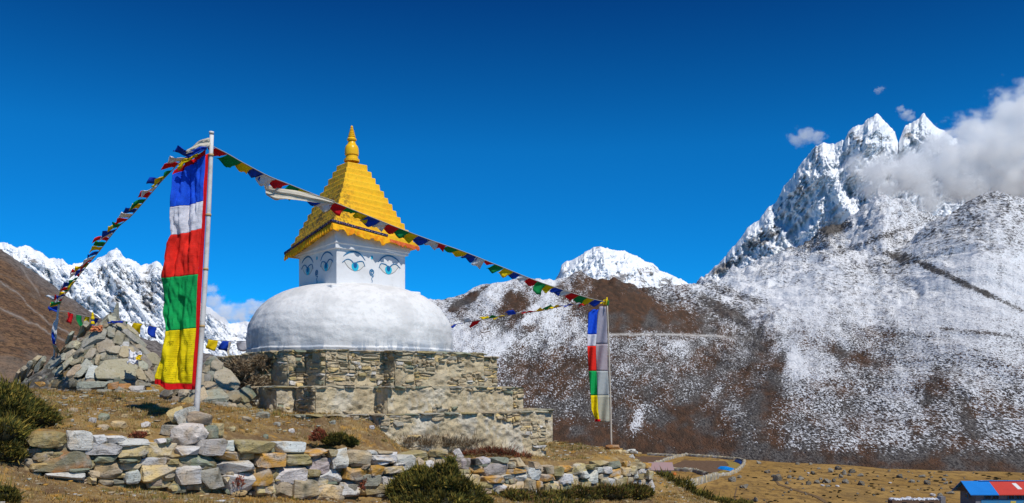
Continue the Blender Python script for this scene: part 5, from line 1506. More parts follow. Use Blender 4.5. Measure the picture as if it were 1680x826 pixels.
scarf('scarf', 'yellow cloth strip between the navy cloth and the banner top', 'scarf', [(328, 251, 15.02), (315, 258, 15.0), (303, 262, 15.0), (293, 271, 15.0)], [(322, 256, 15.02), (312, 263, 15.0), (302, 270, 15.0), (291, 279, 15.0)], CY, 3, None, 0.03)
scarf('khata_scarf', 'long cream silk scarf streaming left from the string before the yellow roof', 'scarf', [(550, 330, 16.9), (520, 321, 16.8), (490, 313, 16.7), (462, 310, 16.6), (444, 305, 16.6), (434, 307, 16.6)], [(545, 335, 16.9), (520, 333, 16.8), (490, 329, 16.7), (464, 328, 16.6), (452, 328, 16.6), (437, 321, 16.6)], SILK, 4, None, 0.022, 14, 40)
scarf('scarf', 'thin cream scarf hanging from the sagging string beside the white dome', 'scarf', [(376, 561, 25.8), (374, 571, 25.8), (372, 579, 25.8), (376, 586, 25.8), (379, 592, 25.8)], [(379, 561, 25.8), (377, 572, 25.8), (376, 579, 25.8), (379, 586, 25.8), (381, 592, 25.8)], SILK, 5, None, 0.03, 6)

# small white post behind the cairn
b2 = P(89, 592, 22.8)
PO = empty('flag_post', 'short white post with a narrow white pennant behind the left of the cairn', 'flag post', b2)
pts = np.array([P(88, 596, 22.8), P(91, 555, 22.8), P(95, 512, 22.8), P(97, 497, 22.8)])
V, Fl = tube(pts - b2, 0.024, 8); mk('pole', V, Fl, POLE, PO)
WBL = pc('white_pennant_cloth', (0.62, 0.65, 0.70)); 
cloth_strip('pennant', [P(92.5, 524, 22.75), P(86, 530, 22.75), P(84, 548, 22.75), P(86, 560, 22.75)], [P(95, 522, 22.75), P(93, 535, 22.75), P(91, 550, 22.75), P(89, 562, 22.75)], WBL, PO, b2, lambda p, q, v: np.array([0, 0.05 * math.sin(7 * q + 4 * v), 0]), 20, 8)
cloth_strip('blue_edge', [P(84.5, 549, 22.7), P(86, 560, 22.7), P(87.5, 566, 22.7)], [P(87, 545, 22.7), P(89.5, 558, 22.7), P(91.5, 565, 22.7)], CB, PO, b2, lambda p, q, v: np.array([0, 0.04 * math.sin(7 * q + 4 * v), 0]), 12, 6)
cloth_strip('red_tip', [P(86.5, 566, 22.7), P(87, 571, 22.7)], [P(92, 564, 22.7), P(92.5, 571, 22.7)], CR, PO, b2, lambda p, q, v: np.zeros(3), 6, 5)
scarf('scarf', 'white scarf blowing left from the top of the short white post', 'scarf', [(101, 494, 22.7), (92, 488, 22.7), (82, 485, 22.7), (74, 485, 22.7)], [(101, 497, 22.7), (92, 494, 22.7), (84, 491, 22.7), (76, 487, 22.7)], WBL, 6, None, 0.04, 8)
# cloth left on the cairn
def scrap(label, px, py, d, w, h, mat, seed):
    rng = np.random.default_rng(seed); n = 16
    U, Vv = np.meshgrid(np.linspace(-.5, .5, n), np.linspace(-.5, .5, n))
    X = U * w / F * d * (1 + 0.3 * fbm(Vv * 3, U, seed, 2)); Zz = Vv * h / F * d * (1 + 0.4 * fbm(U * 4, Vv, seed + 1, 2)); Y = 0.08 * fbm(U * 5, Vv * 5, seed + 2, 3) - 0.10 + Vv * 0.12
    o = mk('cloth_scrap', np.stack([X, Y, Zz], -1).reshape(-1, 3), grid_faces(n, n), mat)
    solid(o, 0.004); o.location = tuple(P(px, py, d)); return tag(o, label, 'cloth', 'cloth left on the cairn')
scrap('crumpled orange cloth near the top of the cairn', 162, 540, 22.5, 18, 10, pc('orange_cloth', (0.60, 0.22, 0.10)), 71)
scrap('crumpled white printed cloth on the right side of the cairn', 222, 588, 21.5, 20, 22, CW, 72)
scrap('small yellow cloth beside the white printed cloth on the cairn', 231, 586, 21.4, 7, 8, CY, 73)
scrap('small blue cloth tucked under the pointed slab on the cairn', 195, 529, 22.7, 22, 4, CB, 74)
yb = P(152, 534, 23.5)
YB = empty('cloth_bundle', 'yellow cloth bundle bound with dark bands standing behind the cairn top', 'cloth bundle', yb)
for q, (r, z0, mat) in enumerate([(0.055, -0.16, CY), (0.045, -0.04, CB), (0.05, 0.0, CY), (0.035, 0.09, CB), (0.045, 0.13, CY), (0.03, 0.22, CY)]):
    V, Fq = lathe([(0.01, z0), (r, z0 + 0.02), (r * 1.05, z0 + 0.06), (r * 0.7, z0 + 0.11), (0.01, z0 + 0.13)], 12)
    mk('binding' if mat is CB else 'cloth_fold', V, Fq, mat, YB)

# far pole and banner
D2f = 23.0
b3 = P(1003, 740, D2f)
FP2 = empty('flagpole', 'thin far flagpole with a folded five-colour banner right of the stupa', 'flagpole', b3, 'flagpoles with vertical banners')
pts = np.array([P(1003, 742, D2f), P(1001.5, 660, D2f), P(999, 580, D2f), P(996, 493, D2f)])
V, Fl = tube(spline_nd(pts, 12) - b3, np.linspace(0.028, 0.018, 12), 10); mk('pole', V, Fl, POLE2, FP2)
V, Fl = tube(np.array([P(996, 494, D2f), P(995.6, 488, D2f)]) - b3, [0.03, 0.012], 8); mk('pole_tip', V, Fl, CY, FP2)
cloth_strip('top_cloth', [P(990, 492, 22.95), P(989, 500, 22.95)], [P(996, 491, 22.95), P(997, 501, 22.95)], CY, FP2, b3, lambda p, q, v: np.array([0, 0.05 * math.sin(6 * q), 0]), 8, 6)
cloth_strip('green_knot', [P(995, 493, 22.9), P(995, 502, 22.9)], [P(999, 494, 22.9), P(998, 502, 22.9)], CG, FP2, b3, lambda p, q, v: np.array([0, 0.04 * math.sin(6 * q), 0]), 6, 5)
L2 = np.array([(972, 508), (965, 514), (963.5, 548), (963.5, 567), (965, 590), (966, 608), (968, 640), (969, 652), (970, 672), (977, 688), (984, 693)], float)
M2 = np.array([(983, 505), (980, 514), (978.5, 548), (977.5, 567), (978, 590), (978.5, 608), (980, 648), (981, 672), (984, 693)], float)
def ed(tab, y):
    return np.interp(y, tab[:, 1], tab[:, 0])
def pan2(name, mat, y0, y1, fl, fr, par, off=0.0, n=16, m=12):
    V = []; uv = []
    for j in range(n):
        y = y0 + (y1 - y0) * j / (n - 1)
        for i in range(m):
            q = i / (m - 1); x = fl(y) * (1 - q) + fr(y) * q
            p = P(x, y, D2f - 0.03)
            V.append(p + np.array([0, off + 0.06 * math.sin(6 * q + y / 18.0) * (1 - 0.4 * q), 0]) - b3); uv.append((q, j / (n - 1)))
    return solid(mk(name, V, grid_faces(n, m), mat, par, uv=uv), 0.004)
fl = lambda y: ed(L2, y); fm = lambda y: ed(M2, y); fr = lambda y: np.interp(y, [500, 695], [994.5, 1000.5])
for nm, mt, a, b in (('blue_panel', BB, 508, 549), ('white_panel', BW, 549, 568), ('red_panel', BR, 568, 609), ('green_panel', BG, 609, 649), ('yellow_panel', BY, 649, 690)):
    pan2(nm, mt, a, b, fl, fm, FP2)
PALE = [pc('pale_lining_' + c, v, 0.3, False, 0.1) for c, v in (('violet', (0.46, 0.44, 0.52)), ('pink', (0.52, 0.44, 0.47)), ('grey_green', (0.52, 0.55, 0.54)), ('straw', (0.58, 0.56, 0.44)))]
for nm, mt, a, b in (('lining', PALE[0], 503, 565), ('lining', PALE[1], 565, 609), ('lining', PALE[2], 609, 649), ('lining', PALE[3], 649, 693)):
    pan2(nm, mt, a, b, fm, fr, FP2, 0.02)
pan2('red_bottom_hem', HEM, 688, 692, lambda y: 976, lambda y: 985, FP2, -0.02, 4, 6)
# ------------------------------------------------------------------ shrubs and grass
LEAF = m_simple_col('leaves', 0.8, 0.15, 30)
WOOD = m_paint('twig_bark', (0.10, 0.07, 0.045), (0.05, 0.035, 0.02), 0.4, 9, 0.9, 0.4)
def sprigs(rng, lumps, n, ln, wd, cols, upb=0.7, fill=0.25):
    """n leafy sprigs on ellipsoid lumps: (centre xyz, radii xyz)"""
    w = np.array([l[1][0] * l[1][2] for l in lumps]); w = w / w.sum()
    idx = rng.choice(len(lumps), n, p=w)
    c = np.array([lumps[i][0] for i in idx]); r = np.array([lumps[i][1] for i in idx])
    u = rng.normal(size=(n, 3)); u /= np.linalg.norm(u, axis=1)[:, None]; u[:, 2] = np.abs(u[:, 2]) * np.where(rng.random(n) < 0.85, 1, -0.5)
    rad = 1 - fill * rng.random(n) ** 1.5
    p = c + u * r * rad[:, None]
    bump = fbm(p[:, 0] * 3.3 + p[:, 2], p[:, 1] * 3.3 - p[:, 2] * 2, 7, 3)
    p = c + u * r * (rad + 0.34 * bump + 0.12 * fbm(p[:, 0] * 9, p[:, 2] * 9 + p[:, 1] * 5, 37, 2))[:, None]
    keep = fbm(p[:, 0] * 4.7, p[:, 2] * 4.7 + p[:, 1] * 2, 17, 3) > -0.42
    p, u = p[keep], u[keep]; n = len(p)
    d = u * 0.8 + rng.normal(0, 0.45, (n, 3)) + np.array([0, 0, upb]); d /= np.linalg.norm(d, axis=1)[:, None]
    s = np.cross(d, rng.normal(size=(n, 3))); s /= np.linalg.norm(s, axis=1)[:, None] + 1e-9
    L = (ln * rng.uniform(0.5, 1.35, n) * np.where(rng.random(n) < 0.035, 2.6, 1.0))[:, None]; Wd = (wd * rng.uniform(0.6, 1.3, n))[:, None]
    V = np.stack([p, p + d * L * 0.45 + s * Wd, p + d * L, p + d * L * 0.45 - s * Wd], 1).reshape(-1, 3)
    Fq = np.arange(n * 4).reshape(n, 4)
    ci = rng.choice(len(cols), n, p=[1 / len(cols)] * len(cols))
    tone = np.clip(0.5 + 0.8 * fbm(p[:, 0] * 1.8, p[:, 2] * 2.5 + p[:, 1], 27, 3), 0, 1)
    C0 = np.array(cols)[ci] * (0.65 + 0.7 * tone)[:, None] * rng.uniform(0.75, 1.25, (n, 1))
    return V, Fq, np.repeat(C0, 4, axis=0)
JUN = [(0.07, 0.078, 0.016), (0.11, 0.105, 0.018), (0.19, 0.155, 0.024), (0.05, 0.055, 0.016), (0.24, 0.17, 0.03)]
REDL = [(0.26, 0.045, 0.025), (0.20, 0.06, 0.03), (0.32, 0.10, 0.04), (0.14, 0.06, 0.03)]
DRY = [(0.22, 0.14, 0.07), (0.32, 0.23, 0.13), (0.12, 0.075, 0.04), (0.42, 0.34, 0.22)]
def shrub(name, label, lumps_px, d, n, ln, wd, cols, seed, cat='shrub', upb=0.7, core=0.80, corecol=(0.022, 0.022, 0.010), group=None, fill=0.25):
    rng = np.random.default_rng(seed)
    lumps = []
    for l in lumps_px:
        px, py, rx_, rz_ = l[:4]; dd = d + (l[4] if len(l) > 4 else 0)
        k = dd / F
        lumps.append((P(px, py, dd), np.array([rx_ * k, min(rx_ * k * 0.8, 0.75), rz_ * k])))
    base = np.mean([l[0] for l in lumps], axis=0); base[2] = min(l[0][2] - l[1][2] for l in lumps)
    root = empty(name, label, cat, base, group)
    V, Fq, C0 = sprigs(rng, lumps, n, ln, wd, cols, upb, fill)
    mk('foliage', V - base, Fq, LEAF, root, False, col=C0)
    if not core:
        return root
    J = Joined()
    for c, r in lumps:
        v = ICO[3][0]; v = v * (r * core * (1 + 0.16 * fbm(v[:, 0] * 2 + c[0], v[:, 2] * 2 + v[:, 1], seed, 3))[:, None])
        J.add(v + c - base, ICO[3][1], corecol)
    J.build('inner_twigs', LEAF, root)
    return root
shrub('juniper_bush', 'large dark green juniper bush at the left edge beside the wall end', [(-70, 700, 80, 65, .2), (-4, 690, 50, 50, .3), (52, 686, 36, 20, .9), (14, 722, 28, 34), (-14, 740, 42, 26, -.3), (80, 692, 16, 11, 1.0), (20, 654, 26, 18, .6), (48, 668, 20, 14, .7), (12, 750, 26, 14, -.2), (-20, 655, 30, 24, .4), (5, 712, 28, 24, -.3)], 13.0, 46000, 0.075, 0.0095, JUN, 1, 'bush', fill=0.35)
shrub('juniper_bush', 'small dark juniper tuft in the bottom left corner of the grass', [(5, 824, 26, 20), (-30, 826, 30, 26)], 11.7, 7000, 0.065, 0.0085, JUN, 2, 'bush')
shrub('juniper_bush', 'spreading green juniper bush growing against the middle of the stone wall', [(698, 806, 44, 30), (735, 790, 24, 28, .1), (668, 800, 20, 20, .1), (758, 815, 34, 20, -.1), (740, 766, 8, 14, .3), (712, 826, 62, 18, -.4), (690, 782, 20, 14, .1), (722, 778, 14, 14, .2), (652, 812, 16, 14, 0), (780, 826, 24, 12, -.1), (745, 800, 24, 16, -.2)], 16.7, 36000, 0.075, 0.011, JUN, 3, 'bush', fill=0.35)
shrub('juniper_bush', 'low olive scrub along the foot of the far length of wall', [(840, 818, 30, 10, -.2), (880, 822, 34, 13, .2), (920, 819, 26, 12, .6), (955, 816, 30, 14, 1.0), (1000, 812, 34, 12, 1.6), (1040, 812, 30, 14, 2.0), (900, 832, 60, 10, -.3)], 18.8, 20000, 0.075, 0.012, JUN + [(0.24, 0.13, 0.05)], 4, 'bush')
shrub('juniper_bush', 'bushy dark juniper beyond the right end of the stone wall', [(1082, 803, 28, 24), (1068, 812, 18, 18, -.3), (1112, 812, 30, 22, .2), (1140, 822, 26, 16, .3), (1072, 822, 30, 16, -.6), (1170, 832, 34, 14, .4), (1090, 832, 60, 16, -.6), (1210, 834, 30, 10, .8)], 24.0, 26000, 0.085, 0.014, JUN, 5, 'bush')
shrub('red_shrub', 'rusty red low shrub in front of the dark juniper right of the wall', [(1118, 822, 18, 11), (1130, 830, 16, 10), (1108, 828, 12, 8)], 23.2, 3500, 0.06, 0.010, REDL, 6)
shrub('juniper_bush', 'small round green bush on the terrace above the middle of the wall', [(546, 725, 20, 10), (556, 723, 14, 11)], 16.85, 5000, 0.05, 0.008, JUN, 7, 'bush')
shrub('juniper_bush', 'smaller dark tuft just right of the round terrace bush', [(575, 729, 11, 8)], 16.95, 2500, 0.05, 0.008, JUN[:2] + JUN[3:4], 8, 'bush')
shrub('red_shrub', 'wide band of red-brown shrub along the foot of the stupa base', [(775, 746, 22, 5), (803, 744, 22, 8), (832, 747, 22, 8), (856, 751, 16, 6), (755, 747, 14, 4)], 19.5, 3600, 0.09, 0.006, REDL + DRY[:3], 9, core=0, corecol=(0.10, 0.06, 0.035), fill=0.9)
shrub('dry_shrub', 'pale dry stems matted against the lowest terrace of the stupa', [(665, 728, 20, 14), (700, 730, 24, 13, .3), (735, 732, 24, 12, .6), (770, 732, 20, 11, .9)], 18.75, 5000, 0.10, 0.005, DRY + [(0.5, 0.43, 0.3)], 10, core=0, corecol=(0.2, 0.14, 0.08), fill=0.9)
shrub('red_shrub', 'small crimson plant growing on a pale stone of the near wall', [(391, 795, 8, 13)], 14.95, 260, 0.045, 0.010, REDL[:3], 11, core=0.3, corecol=(0.10, 0.03, 0.02))
shrub('red_shrub', 'small russet plant on the wall top beside the round terrace bush', [(524, 716, 10, 10), (516, 722, 8, 6)], 16.6, 900, 0.05, 0.008, REDL, 12, core=0.4, corecol=(0.10, 0.04, 0.02))
shrub('red_shrub', 'sparse dark red plant on the wall top left of the big boulder', [(220, 718, 16, 4), (232, 715, 10, 5)], 14.35, 700, 0.04, 0.007, REDL, 13, core=0.4, corecol=(0.10, 0.04, 0.02))
shrub('red_shrub', 'thin red plant in a gap of the near wall beside the juniper', [(598, 802, 5, 14)], 16.35, 220, 0.045, 0.008, REDL, 14, core=0.3, corecol=(0.10, 0.03, 0.02))
shrub('dry_shrub', 'ragged brown dead plants hanging on the left of the stupa base', [(395, 610, 22, 16), (430, 600, 22, 14, .2), (385, 632, 14, 14), (420, 630, 18, 12)], 20.1, 8000, 0.10, 0.008, DRY + [(0.30, 0.23, 0.15), (0.12, 0.09, 0.06)], 15, core=0.72, corecol=(0.15, 0.11, 0.07), upb=0.1)

# dry grass, dead leaves and grit: far too many to count
def scatter(rng, n, xr, yr):
    pts = np.stack([rng.uniform(*xr, n), rng.uniform(*yr, n)], 1)
    px = 840 + F * pts[:, 0] / pts[:, 1]
    pts = pts[(px > -90) & (px < 1290)]
    z = ground_z(pts[:, 0], pts[:, 1])
    rel = pts - WA; nn = rel @ WN; ss = rel @ WT
    ok = ~((nn < 0.10) & (nn > -0.62) & (ss > -0.3) & (ss < WL + 0.1))      # not under the wall
    loc = np.stack([pts[:, 0] - SX, pts[:, 1] - SY], 1)
    u = loc @ NR[:2]; w = loc @ NL[:2]
    ok &= ~((np.abs(u) < 5.0) & (np.abs(w) < 2.3)) & ~((np.abs(w) < 3.6) & (np.abs(u) < 4.0))
    return pts[ok], z[ok]
def grass():
    rng = np.random.default_rng(5)
    pts, z = scatter(rng, 400000, (-13, 9), (10.8, 24.5))
    dens = fbm(pts[:, 0] * 0.9, pts[:, 1] * 0.9, 401, 4) + 0.6 * fbm(pts[:, 0] * 4, pts[:, 1] * 4, 402, 3)
    ok = dens > rng.uniform(-0.75, 0.75, len(pts))
    pts, z, dens = pts[ok], z[ok], dens[ok]
    n = len(pts)
    p = np.stack([pts[:, 0], pts[:, 1], z - 0.005], 1)
    a = rng.uniform(0, 2 * math.pi, n); lean = rng.uniform(0.1, 1.1, n)
    h = rng.uniform(0.02, 0.062, n) * (1 + 0.5 * np.clip(dens, 0, 1)); wd = rng.uniform(0.003, 0.0075, n)
    d = np.stack([np.cos(a) * lean, np.sin(a) * lean, np.ones(n)], 1); d /= np.linalg.norm(d, axis=1)[:, None]
    s = np.stack([-np.sin(a), np.cos(a), np.zeros(n)], 1)
    s = np.where((rng.random(n) < 0.5)[:, None], s, np.array([1.0, 0, 0]))
    V = np.stack([p - s * wd[:, None], p + s * wd[:, None], p + d * h[:, None]], 1).reshape(-1, 3)
    # tufts: bunches of longer blades
    tp, tz = scatter(rng, 9000, (-13, 9), (10.8, 24.5))
    td = fbm(tp[:, 0] * 0.8 + 5, tp[:, 1] * 0.8, 421, 4) > rng.uniform(-0.5, 0.6, len(tp))
    tp, tz = tp[td], tz[td]; nb = 26
    tn = len(tp) * nb
    tc = np.repeat(rng.integers(0, 7, len(tp)), nb); ts = np.repeat(rng.uniform(0.5, 1.2, len(tp)), nb)
    jit = rng.normal(0, 0.035, (tn, 2)) * ts[:, None]
    p = np.vstack([p, np.stack([np.repeat(tp[:, 0], nb) + jit[:, 0], np.repeat(tp[:, 1], nb) + jit[:, 1], np.repeat(tz, nb) - 0.01], 1)])
    ta = np.arctan2(jit[:, 1], jit[:, 0]); a = np.concatenate([a, ta]); lean = np.concatenate([lean, rng.uniform(0.1, 0.9, tn)])
    h = np.concatenate([h, rng.uniform(0.05, 0.11, tn) * ts]); wd = np.concatenate([wd, rng.uniform(0.004, 0.008, tn)])
    d = np.stack([np.cos(a) * lean, np.sin(a) * lean, np.ones(len(a))], 1); d /= np.linalg.norm(d, axis=1)[:, None]
    s = np.where((rng.random(len(a)) < 0.5)[:, None], np.stack([-np.sin(a), np.cos(a), np.zeros(len(a))], 1), np.array([1.0, 0, 0]))
    V = np.stack([p - s * wd[:, None], p + s * wd[:, None], p + d * h[:, None]], 1).reshape(-1, 3)
    n0 = n; n = len(p)
    cols = np.array([(0.42, 0.30, 0.11), (0.36, 0.22, 0.06), (0.44, 0.24, 0.05), (0.22, 0.16, 0.06), (0.20, 0.19, 0.045), (0.27, 0.17, 0.09), (0.50, 0.40, 0.21)])
    zone = fbm(p[:, 0] * 0.55, p[:, 1] * 0.55, 403, 4)
    pr = np.array([.2, .2, .14, .14, .1, .12, .1])
    ci = rng.choice(7, n, p=pr)
    ci = np.where((zone > 0.25) & (rng.random(n) < 0.5), 2, ci); ci = np.where((zone < -0.3) & (rng.random(n) < 0.45), 4, ci)
    ci[n0:] = np.where(rng.random(n - n0) < 0.8, tc, ci[n0:])
    Cc = cols[ci] * rng.uniform(0.7, 1.15, (n, 1))
    o = mk('dry_grass', V, np.arange(3 * n).reshape(n, 3), LEAF, None, False, col=np.repeat(Cc, 3, axis=0))
    o['kind'] = 'stuff'
    tag(o, 'short dry golden brown grass covering the knoll and terrace', 'grass')
    # grit and crumbs of stone
    pts, z = scatter(rng, 30000, (-13, 9), (10.8, 27))
    keep = fbm(pts[:, 0] * 0.7, pts[:, 1] * 0.7, 405, 3) > rng.uniform(-0.6, 0.7, len(pts))
    pts, z = pts[keep], z[keep]; n = len(pts)
    oc, of = ICO[1]
    sz = 0.010 + 0.035 * rng.random(n) ** 4
    base = oc * (1 + 0.35 * rng.normal(size=(len(oc), 1)))
    sc = sz[:, None] * rng.uniform(0.6, 1.3, (n, 3)) * np.array([1, 1, 0.6])
    V = (base[None] * sc[:, None, :] + np.stack([pts[:, 0], pts[:, 1], z + sz * 0.2], 1)[:, None, :]).reshape(-1, 3)
    Fq = (of[None] + (np.arange(n) * len(oc))[:, None, None]).reshape(-1, 3)
    cc = np.array([SC[k] for k in rng.choice(list('TWYGSTKO'), n)]) * rng.uniform(0.6, 1.1, (n, 1))
    o = mk('gravel', V, Fq, LEAF, None, False, col=np.repeat(cc, len(oc), axis=0))
    o['kind'] = 'stuff'
    tag(o, 'grit and small crumbs of stone strewn over the dry ground', 'gravel')
grass()

# ------------------------------------------------------------------ the valley floor: fields, walls, boulders, houses
def m_plain(name, a, b, sc=1.2, rough=0.95):
    t = NT(name, rough, 0.1)
    n = t.noise(sc, 5, 0.65)
    t.color(t.mix(t.step(n, 0.38, 0.62), a, b)); t.bump(n, 0.6, 0.2)
    return t.m
SOIL = m_plain('tilled_soil', (0.115, 0.07, 0.042), (0.155, 0.098, 0.06)); TURF = m_plain('pale_turf', (0.24, 0.18, 0.045), (0.30, 0.21, 0.06)); DIRT = m_plain('worn_track', (0.13, 0.085, 0.045), (0.19, 0.12, 0.06))
def z5(X, Y):
    return (1040 + X / 7.636, 730 + Y / 7.636)
def sheet(name, poly, mat, dz=0.10):
    pts = [valley(*p) for p in poly]
    bm = bmesh.new()
    vs = [bm.verts.new(p) for p in pts]
    bm.faces.new(vs)
    bmesh.ops.triangulate(bm, faces=bm.faces[:])
    for k in range(4):
        bmesh.ops.subdivide_edges(bm, edges=[e for e in bm.edges if e.calc_length() > 3.0], cuts=1, use_grid_fill=True)
        bmesh.ops.triangulate(bm, faces=bm.faces[:])
    V = np.array([v.co[:] for v in bm.verts]); V[:, 2] = ground_z(V[:, 0], V[:, 1]) + dz
    bmesh.ops.recalc_face_normals(bm, faces=bm.faces[:])
    Fl = [[v.index for v in f.verts] for f in bm.faces]
    bm.verts.index_update(); Fl = [[v.index for v in f.verts] for f in bm.faces]
    bm.free()
    return structure(mk(name, V, Fl, mat))
sheet('field', [z5(*p) for p in [(630, 195), (900, 200), (1150, 205), (1180, 260), (1100, 330), (1000, 370), (850, 350), (760, 330), (450, 275)]], SOIL)
sheet('field', [z5(*p) for p in [(-60, 150), (200, 150), (480, 170), (440, 195), (250, 235), (-60, 235)]], SOIL)
sheet('turf', [z5(*p) for p in [(1150, 210), (1290, 215), (1340, 260), (1260, 330), (1100, 370), (1020, 370), (1110, 330), (1190, 265)]], TURF, 0.14)
sheet('path', [(1268, 786), (1271, 786), (1280, 795), (1300, 801), (1326, 808), (1345, 817), (1362, 827), (1357, 827), (1341, 819), (1324, 810.5), (1298, 802.5), (1277, 797)], DIRT, 0.08)
sheet('path', [(1207, 826), (1204, 815), (1208, 800), (1210, 800), (1206.5, 815), (1210, 826)], DIRT, 0.08)

FW = m_masonry(); FW.name = 'field_wall_stone'
def field_wall(label, pts_px, h, w, seed, dark=0.0):
    rng = np.random.default_rng(seed)
    pts = np.array([valley(*p) for p in pts_px])
    seg = np.linalg.norm(np.diff(pts[:, :2], axis=0), axis=1); S = np.concatenate([[0], np.cumsum(seg)])
    n = max(6, int(S[-1] / 0.5)); s = np.linspace(0, S[-1], n)
    X = np.interp(s, S, pts[:, 0]); Y = np.interp(s, S, pts[:, 1])
    T = np.stack([np.gradient(X), np.gradient(Y)], 1); T /= np.linalg.norm(T, axis=1)[:, None]; N_ = np.stack([-T[:, 1], T[:, 0]], 1)
    J = Joined(); V = []; 
    prof = [(-w / 2, -0.3), (-w / 2 * 0.95, h * 0.5), (-w / 2 * 0.7, h), (0, h * 1.08), (w / 2 * 0.7, h), (w / 2 * 0.95, h * 0.5), (w / 2, -0.3)]
    Z = ground_z(X, Y)
    for i in range(n):
        for (o, z) in prof:
            j = rng.normal(0, 0.07, 3)
            V.append([X[i] + N_[i, 0] * o + j[0], Y[i] + N_[i, 1] * o + j[1], Z[i] + z + j[2] * 1.5])
    V = np.array(V); loc = np.array([X[0], Y[0], Z[0]])
    c = np.array([SC[k] for k in rng.choice(list('WSTGYG'), len(V))]) * rng.uniform(0.35, 1.0, (len(V), 1))
    root = mk('field_wall', V - loc, grid_faces(n, len(prof)), FW, None, False, col=c)
    root.location = tuple(loc)
    return tag(root, label, 'field wall')
field_wall('dry-stone wall looping round the far side of the brown field', [z5(*p) for p in [(240, 252), (440, 190), (640, 138), (780, 152), (1000, 165), (1300, 190), (1385, 210), (1370, 265), (1280, 352), (1180, 392), (1030, 408)]], 0.75, 0.8, 1)
field_wall('thick pale stone wall slanting below the brown field', [z5(*p) for p in [(590, 560), (700, 530), (860, 480), (1035, 425)]], 1.5, 1.2, 2)
field_wall('low stone wall along the near edge of the brown field', [z5(*p) for p in [(490, 330), (640, 345), (760, 352), (850, 385), (930, 400)]], 0.9, 0.8, 3)
field_wall('thin stone wall above the upper brown strip of field', [z5(*p) for p in [(-60, 85), (170, 100), (460, 112), (640, 128)]], 1.0, 0.8, 4)
field_wall('thin stone wall beneath the upper dark strip beside the looping wall', [z5(*p) for p in [(170, 135), (330, 145), (560, 160)]], 0.8, 0.7, 5)

def tarp(label, poly, c, seed):
    t = m_plain('plastic_sheet_' + label.split()[0], c, tuple(x * 0.75 for x in c), 0.8, 0.5)
    pts = np.array([valley(*p) for p in poly]); n = 14
    a, b, c_, d = pts
    U, Vv = np.meshgrid(np.linspace(0, 1, n), np.linspace(0, 1, n), indexing='xy')
    G = (a * ((1 - U) * (1 - Vv))[..., None] + b * (U * (1 - Vv))[..., None] + c_ * (U * Vv)[..., None] + d * ((1 - U) * Vv)[..., None])
    hgt = 0.55 * np.sin(math.pi * U) ** 0.5 * np.sin(math.pi * Vv) ** 0.5
    G[..., 2] = ground_z(G[..., 0], G[..., 1]) + 0.12 + hgt * (0.8 + 0.4 * fbm(U * 4, Vv * 4, seed, 2))
    loc = G[0, 0].copy()
    o = mk('tarpaulin', (G - loc).reshape(-1, 3), grid_faces(n, n), t); o.location = tuple(loc)
    return tag(o, label, 'tarpaulin')
tarp('bright blue tarpaulin spread at the right end of the brown field', [z5(1045, 300), z5(1080, 275), z5(1262, 300), z5(1230, 345)], (0.005, 0.25, 0.72), 1)
tarp('dark blue tarpaulin inside the far right corner of the looping wall', [z5(1240, 205), z5(1290, 192), z5(1375, 225), z5(1340, 262)], (0.012, 0.04, 0.16), 2)
tarp('small orange sheet beside the little house in the fields', [z5(478, 385), z5(490, 365), z5(535, 368), z5(528, 392)], (0.55, 0.17, 0.03), 3)

# boulders and dark cushion shrubs on the golden meadow
BM = []
for k in range(7):
    rng = np.random.default_rng(500 + k)
    v, f = stone_h(rng, (2.0, 1.6, 1.15), 16 + 3 * k, 0.9, 0.06)
    kcol = (np.array(SC['G']) * (0.5, 0.35, 0.7, 0.42, 0.6, 0.3, 0.55)[k])
    me_o = mk('boulder', v, f, STONE, None, True, col=kcol, sharp=18)
    BM.append(me_o)
WB_ = mk('boulder', *stone_h(np.random.default_rng(520), (2.0, 1.4, 0.8), 24, 0.5), STONE, None, True, col=np.array([0.62, 0.62, 0.63]), sharp=18)
def drop(src, px, py, wpx, hpx, label, cat, group, first):
    p = valley(px, py); k = p[1] / F
    o = src if first else link(src.copy())
    bb = np.array(src.data.vertices[0].co) * 0
    o.location = tuple(p + ZUP * hpx * k * 0.25); o.scale = (wpx * k / 2.0, wpx * k / 2.0, hpx * k / 1.1); o.rotation_euler = (0, 0, float(RNG.uniform(0, 6.28)))
    return tag(o, label, cat, group)
b7 = [(470, 195, 90, 50), (570, 250, 120, 90), (390, 110, 60, 40), (690, 245, 70, 40), (800, 265, 90, 40), (880, 310, 70, 50), (960, 300, 80, 50), (1060, 290, 110, 60), (1130, 285, 60, 50), (1100, 180, 70, 60), (1170, 160, 90, 60), (1230, 195, 60, 70),
      (1310, 190, 80, 50), (1240, 290, 100, 60), (1390, 235, 80, 40), (1400, 310, 90, 60), (240, 340, 110, 60), (130, 270, 110, 70), (200, 250, 70, 40), (920, 200, 70, 40), (770, 125, 60, 30), (900, 125, 60, 30), (1610, 385, 50, 40), (360, 460, 70, 60),
      (665, 310, 50, 40), (1070, 345, 60, 30), (530, 240, 50, 40), (1000, 270, 60, 30), (1200, 240, 60, 50), (1280, 230, 50, 30), (820, 320, 40, 30), (740, 260, 40, 25), (980, 170, 50, 25)]
b6 = [(360, 130, 110, 55), (490, 185, 90, 45), (600, 130, 90, 40), (655, 200, 110, 60), (850, 210, 80, 40), (850, 125, 70, 25), (830, 165, 60, 40), (185, 285, 50, 45), (790, 330, 90, 60), (900, 310, 100, 40), (1340, 185, 70, 40), (250, 75, 40, 30), (560, 190, 40, 30), (700, 140, 40, 25)]
spots = [(1180 + a / 6, 740 + b / 6 + d / 12, c / 6, d / 6) for a, b, c, d in b7] + [(1420 + a / 6.46, 760 + b / 6.46 + d / 13, c / 6.46, d / 6.46) for a, b, c, d in b6]
rb = np.random.default_rng(88)
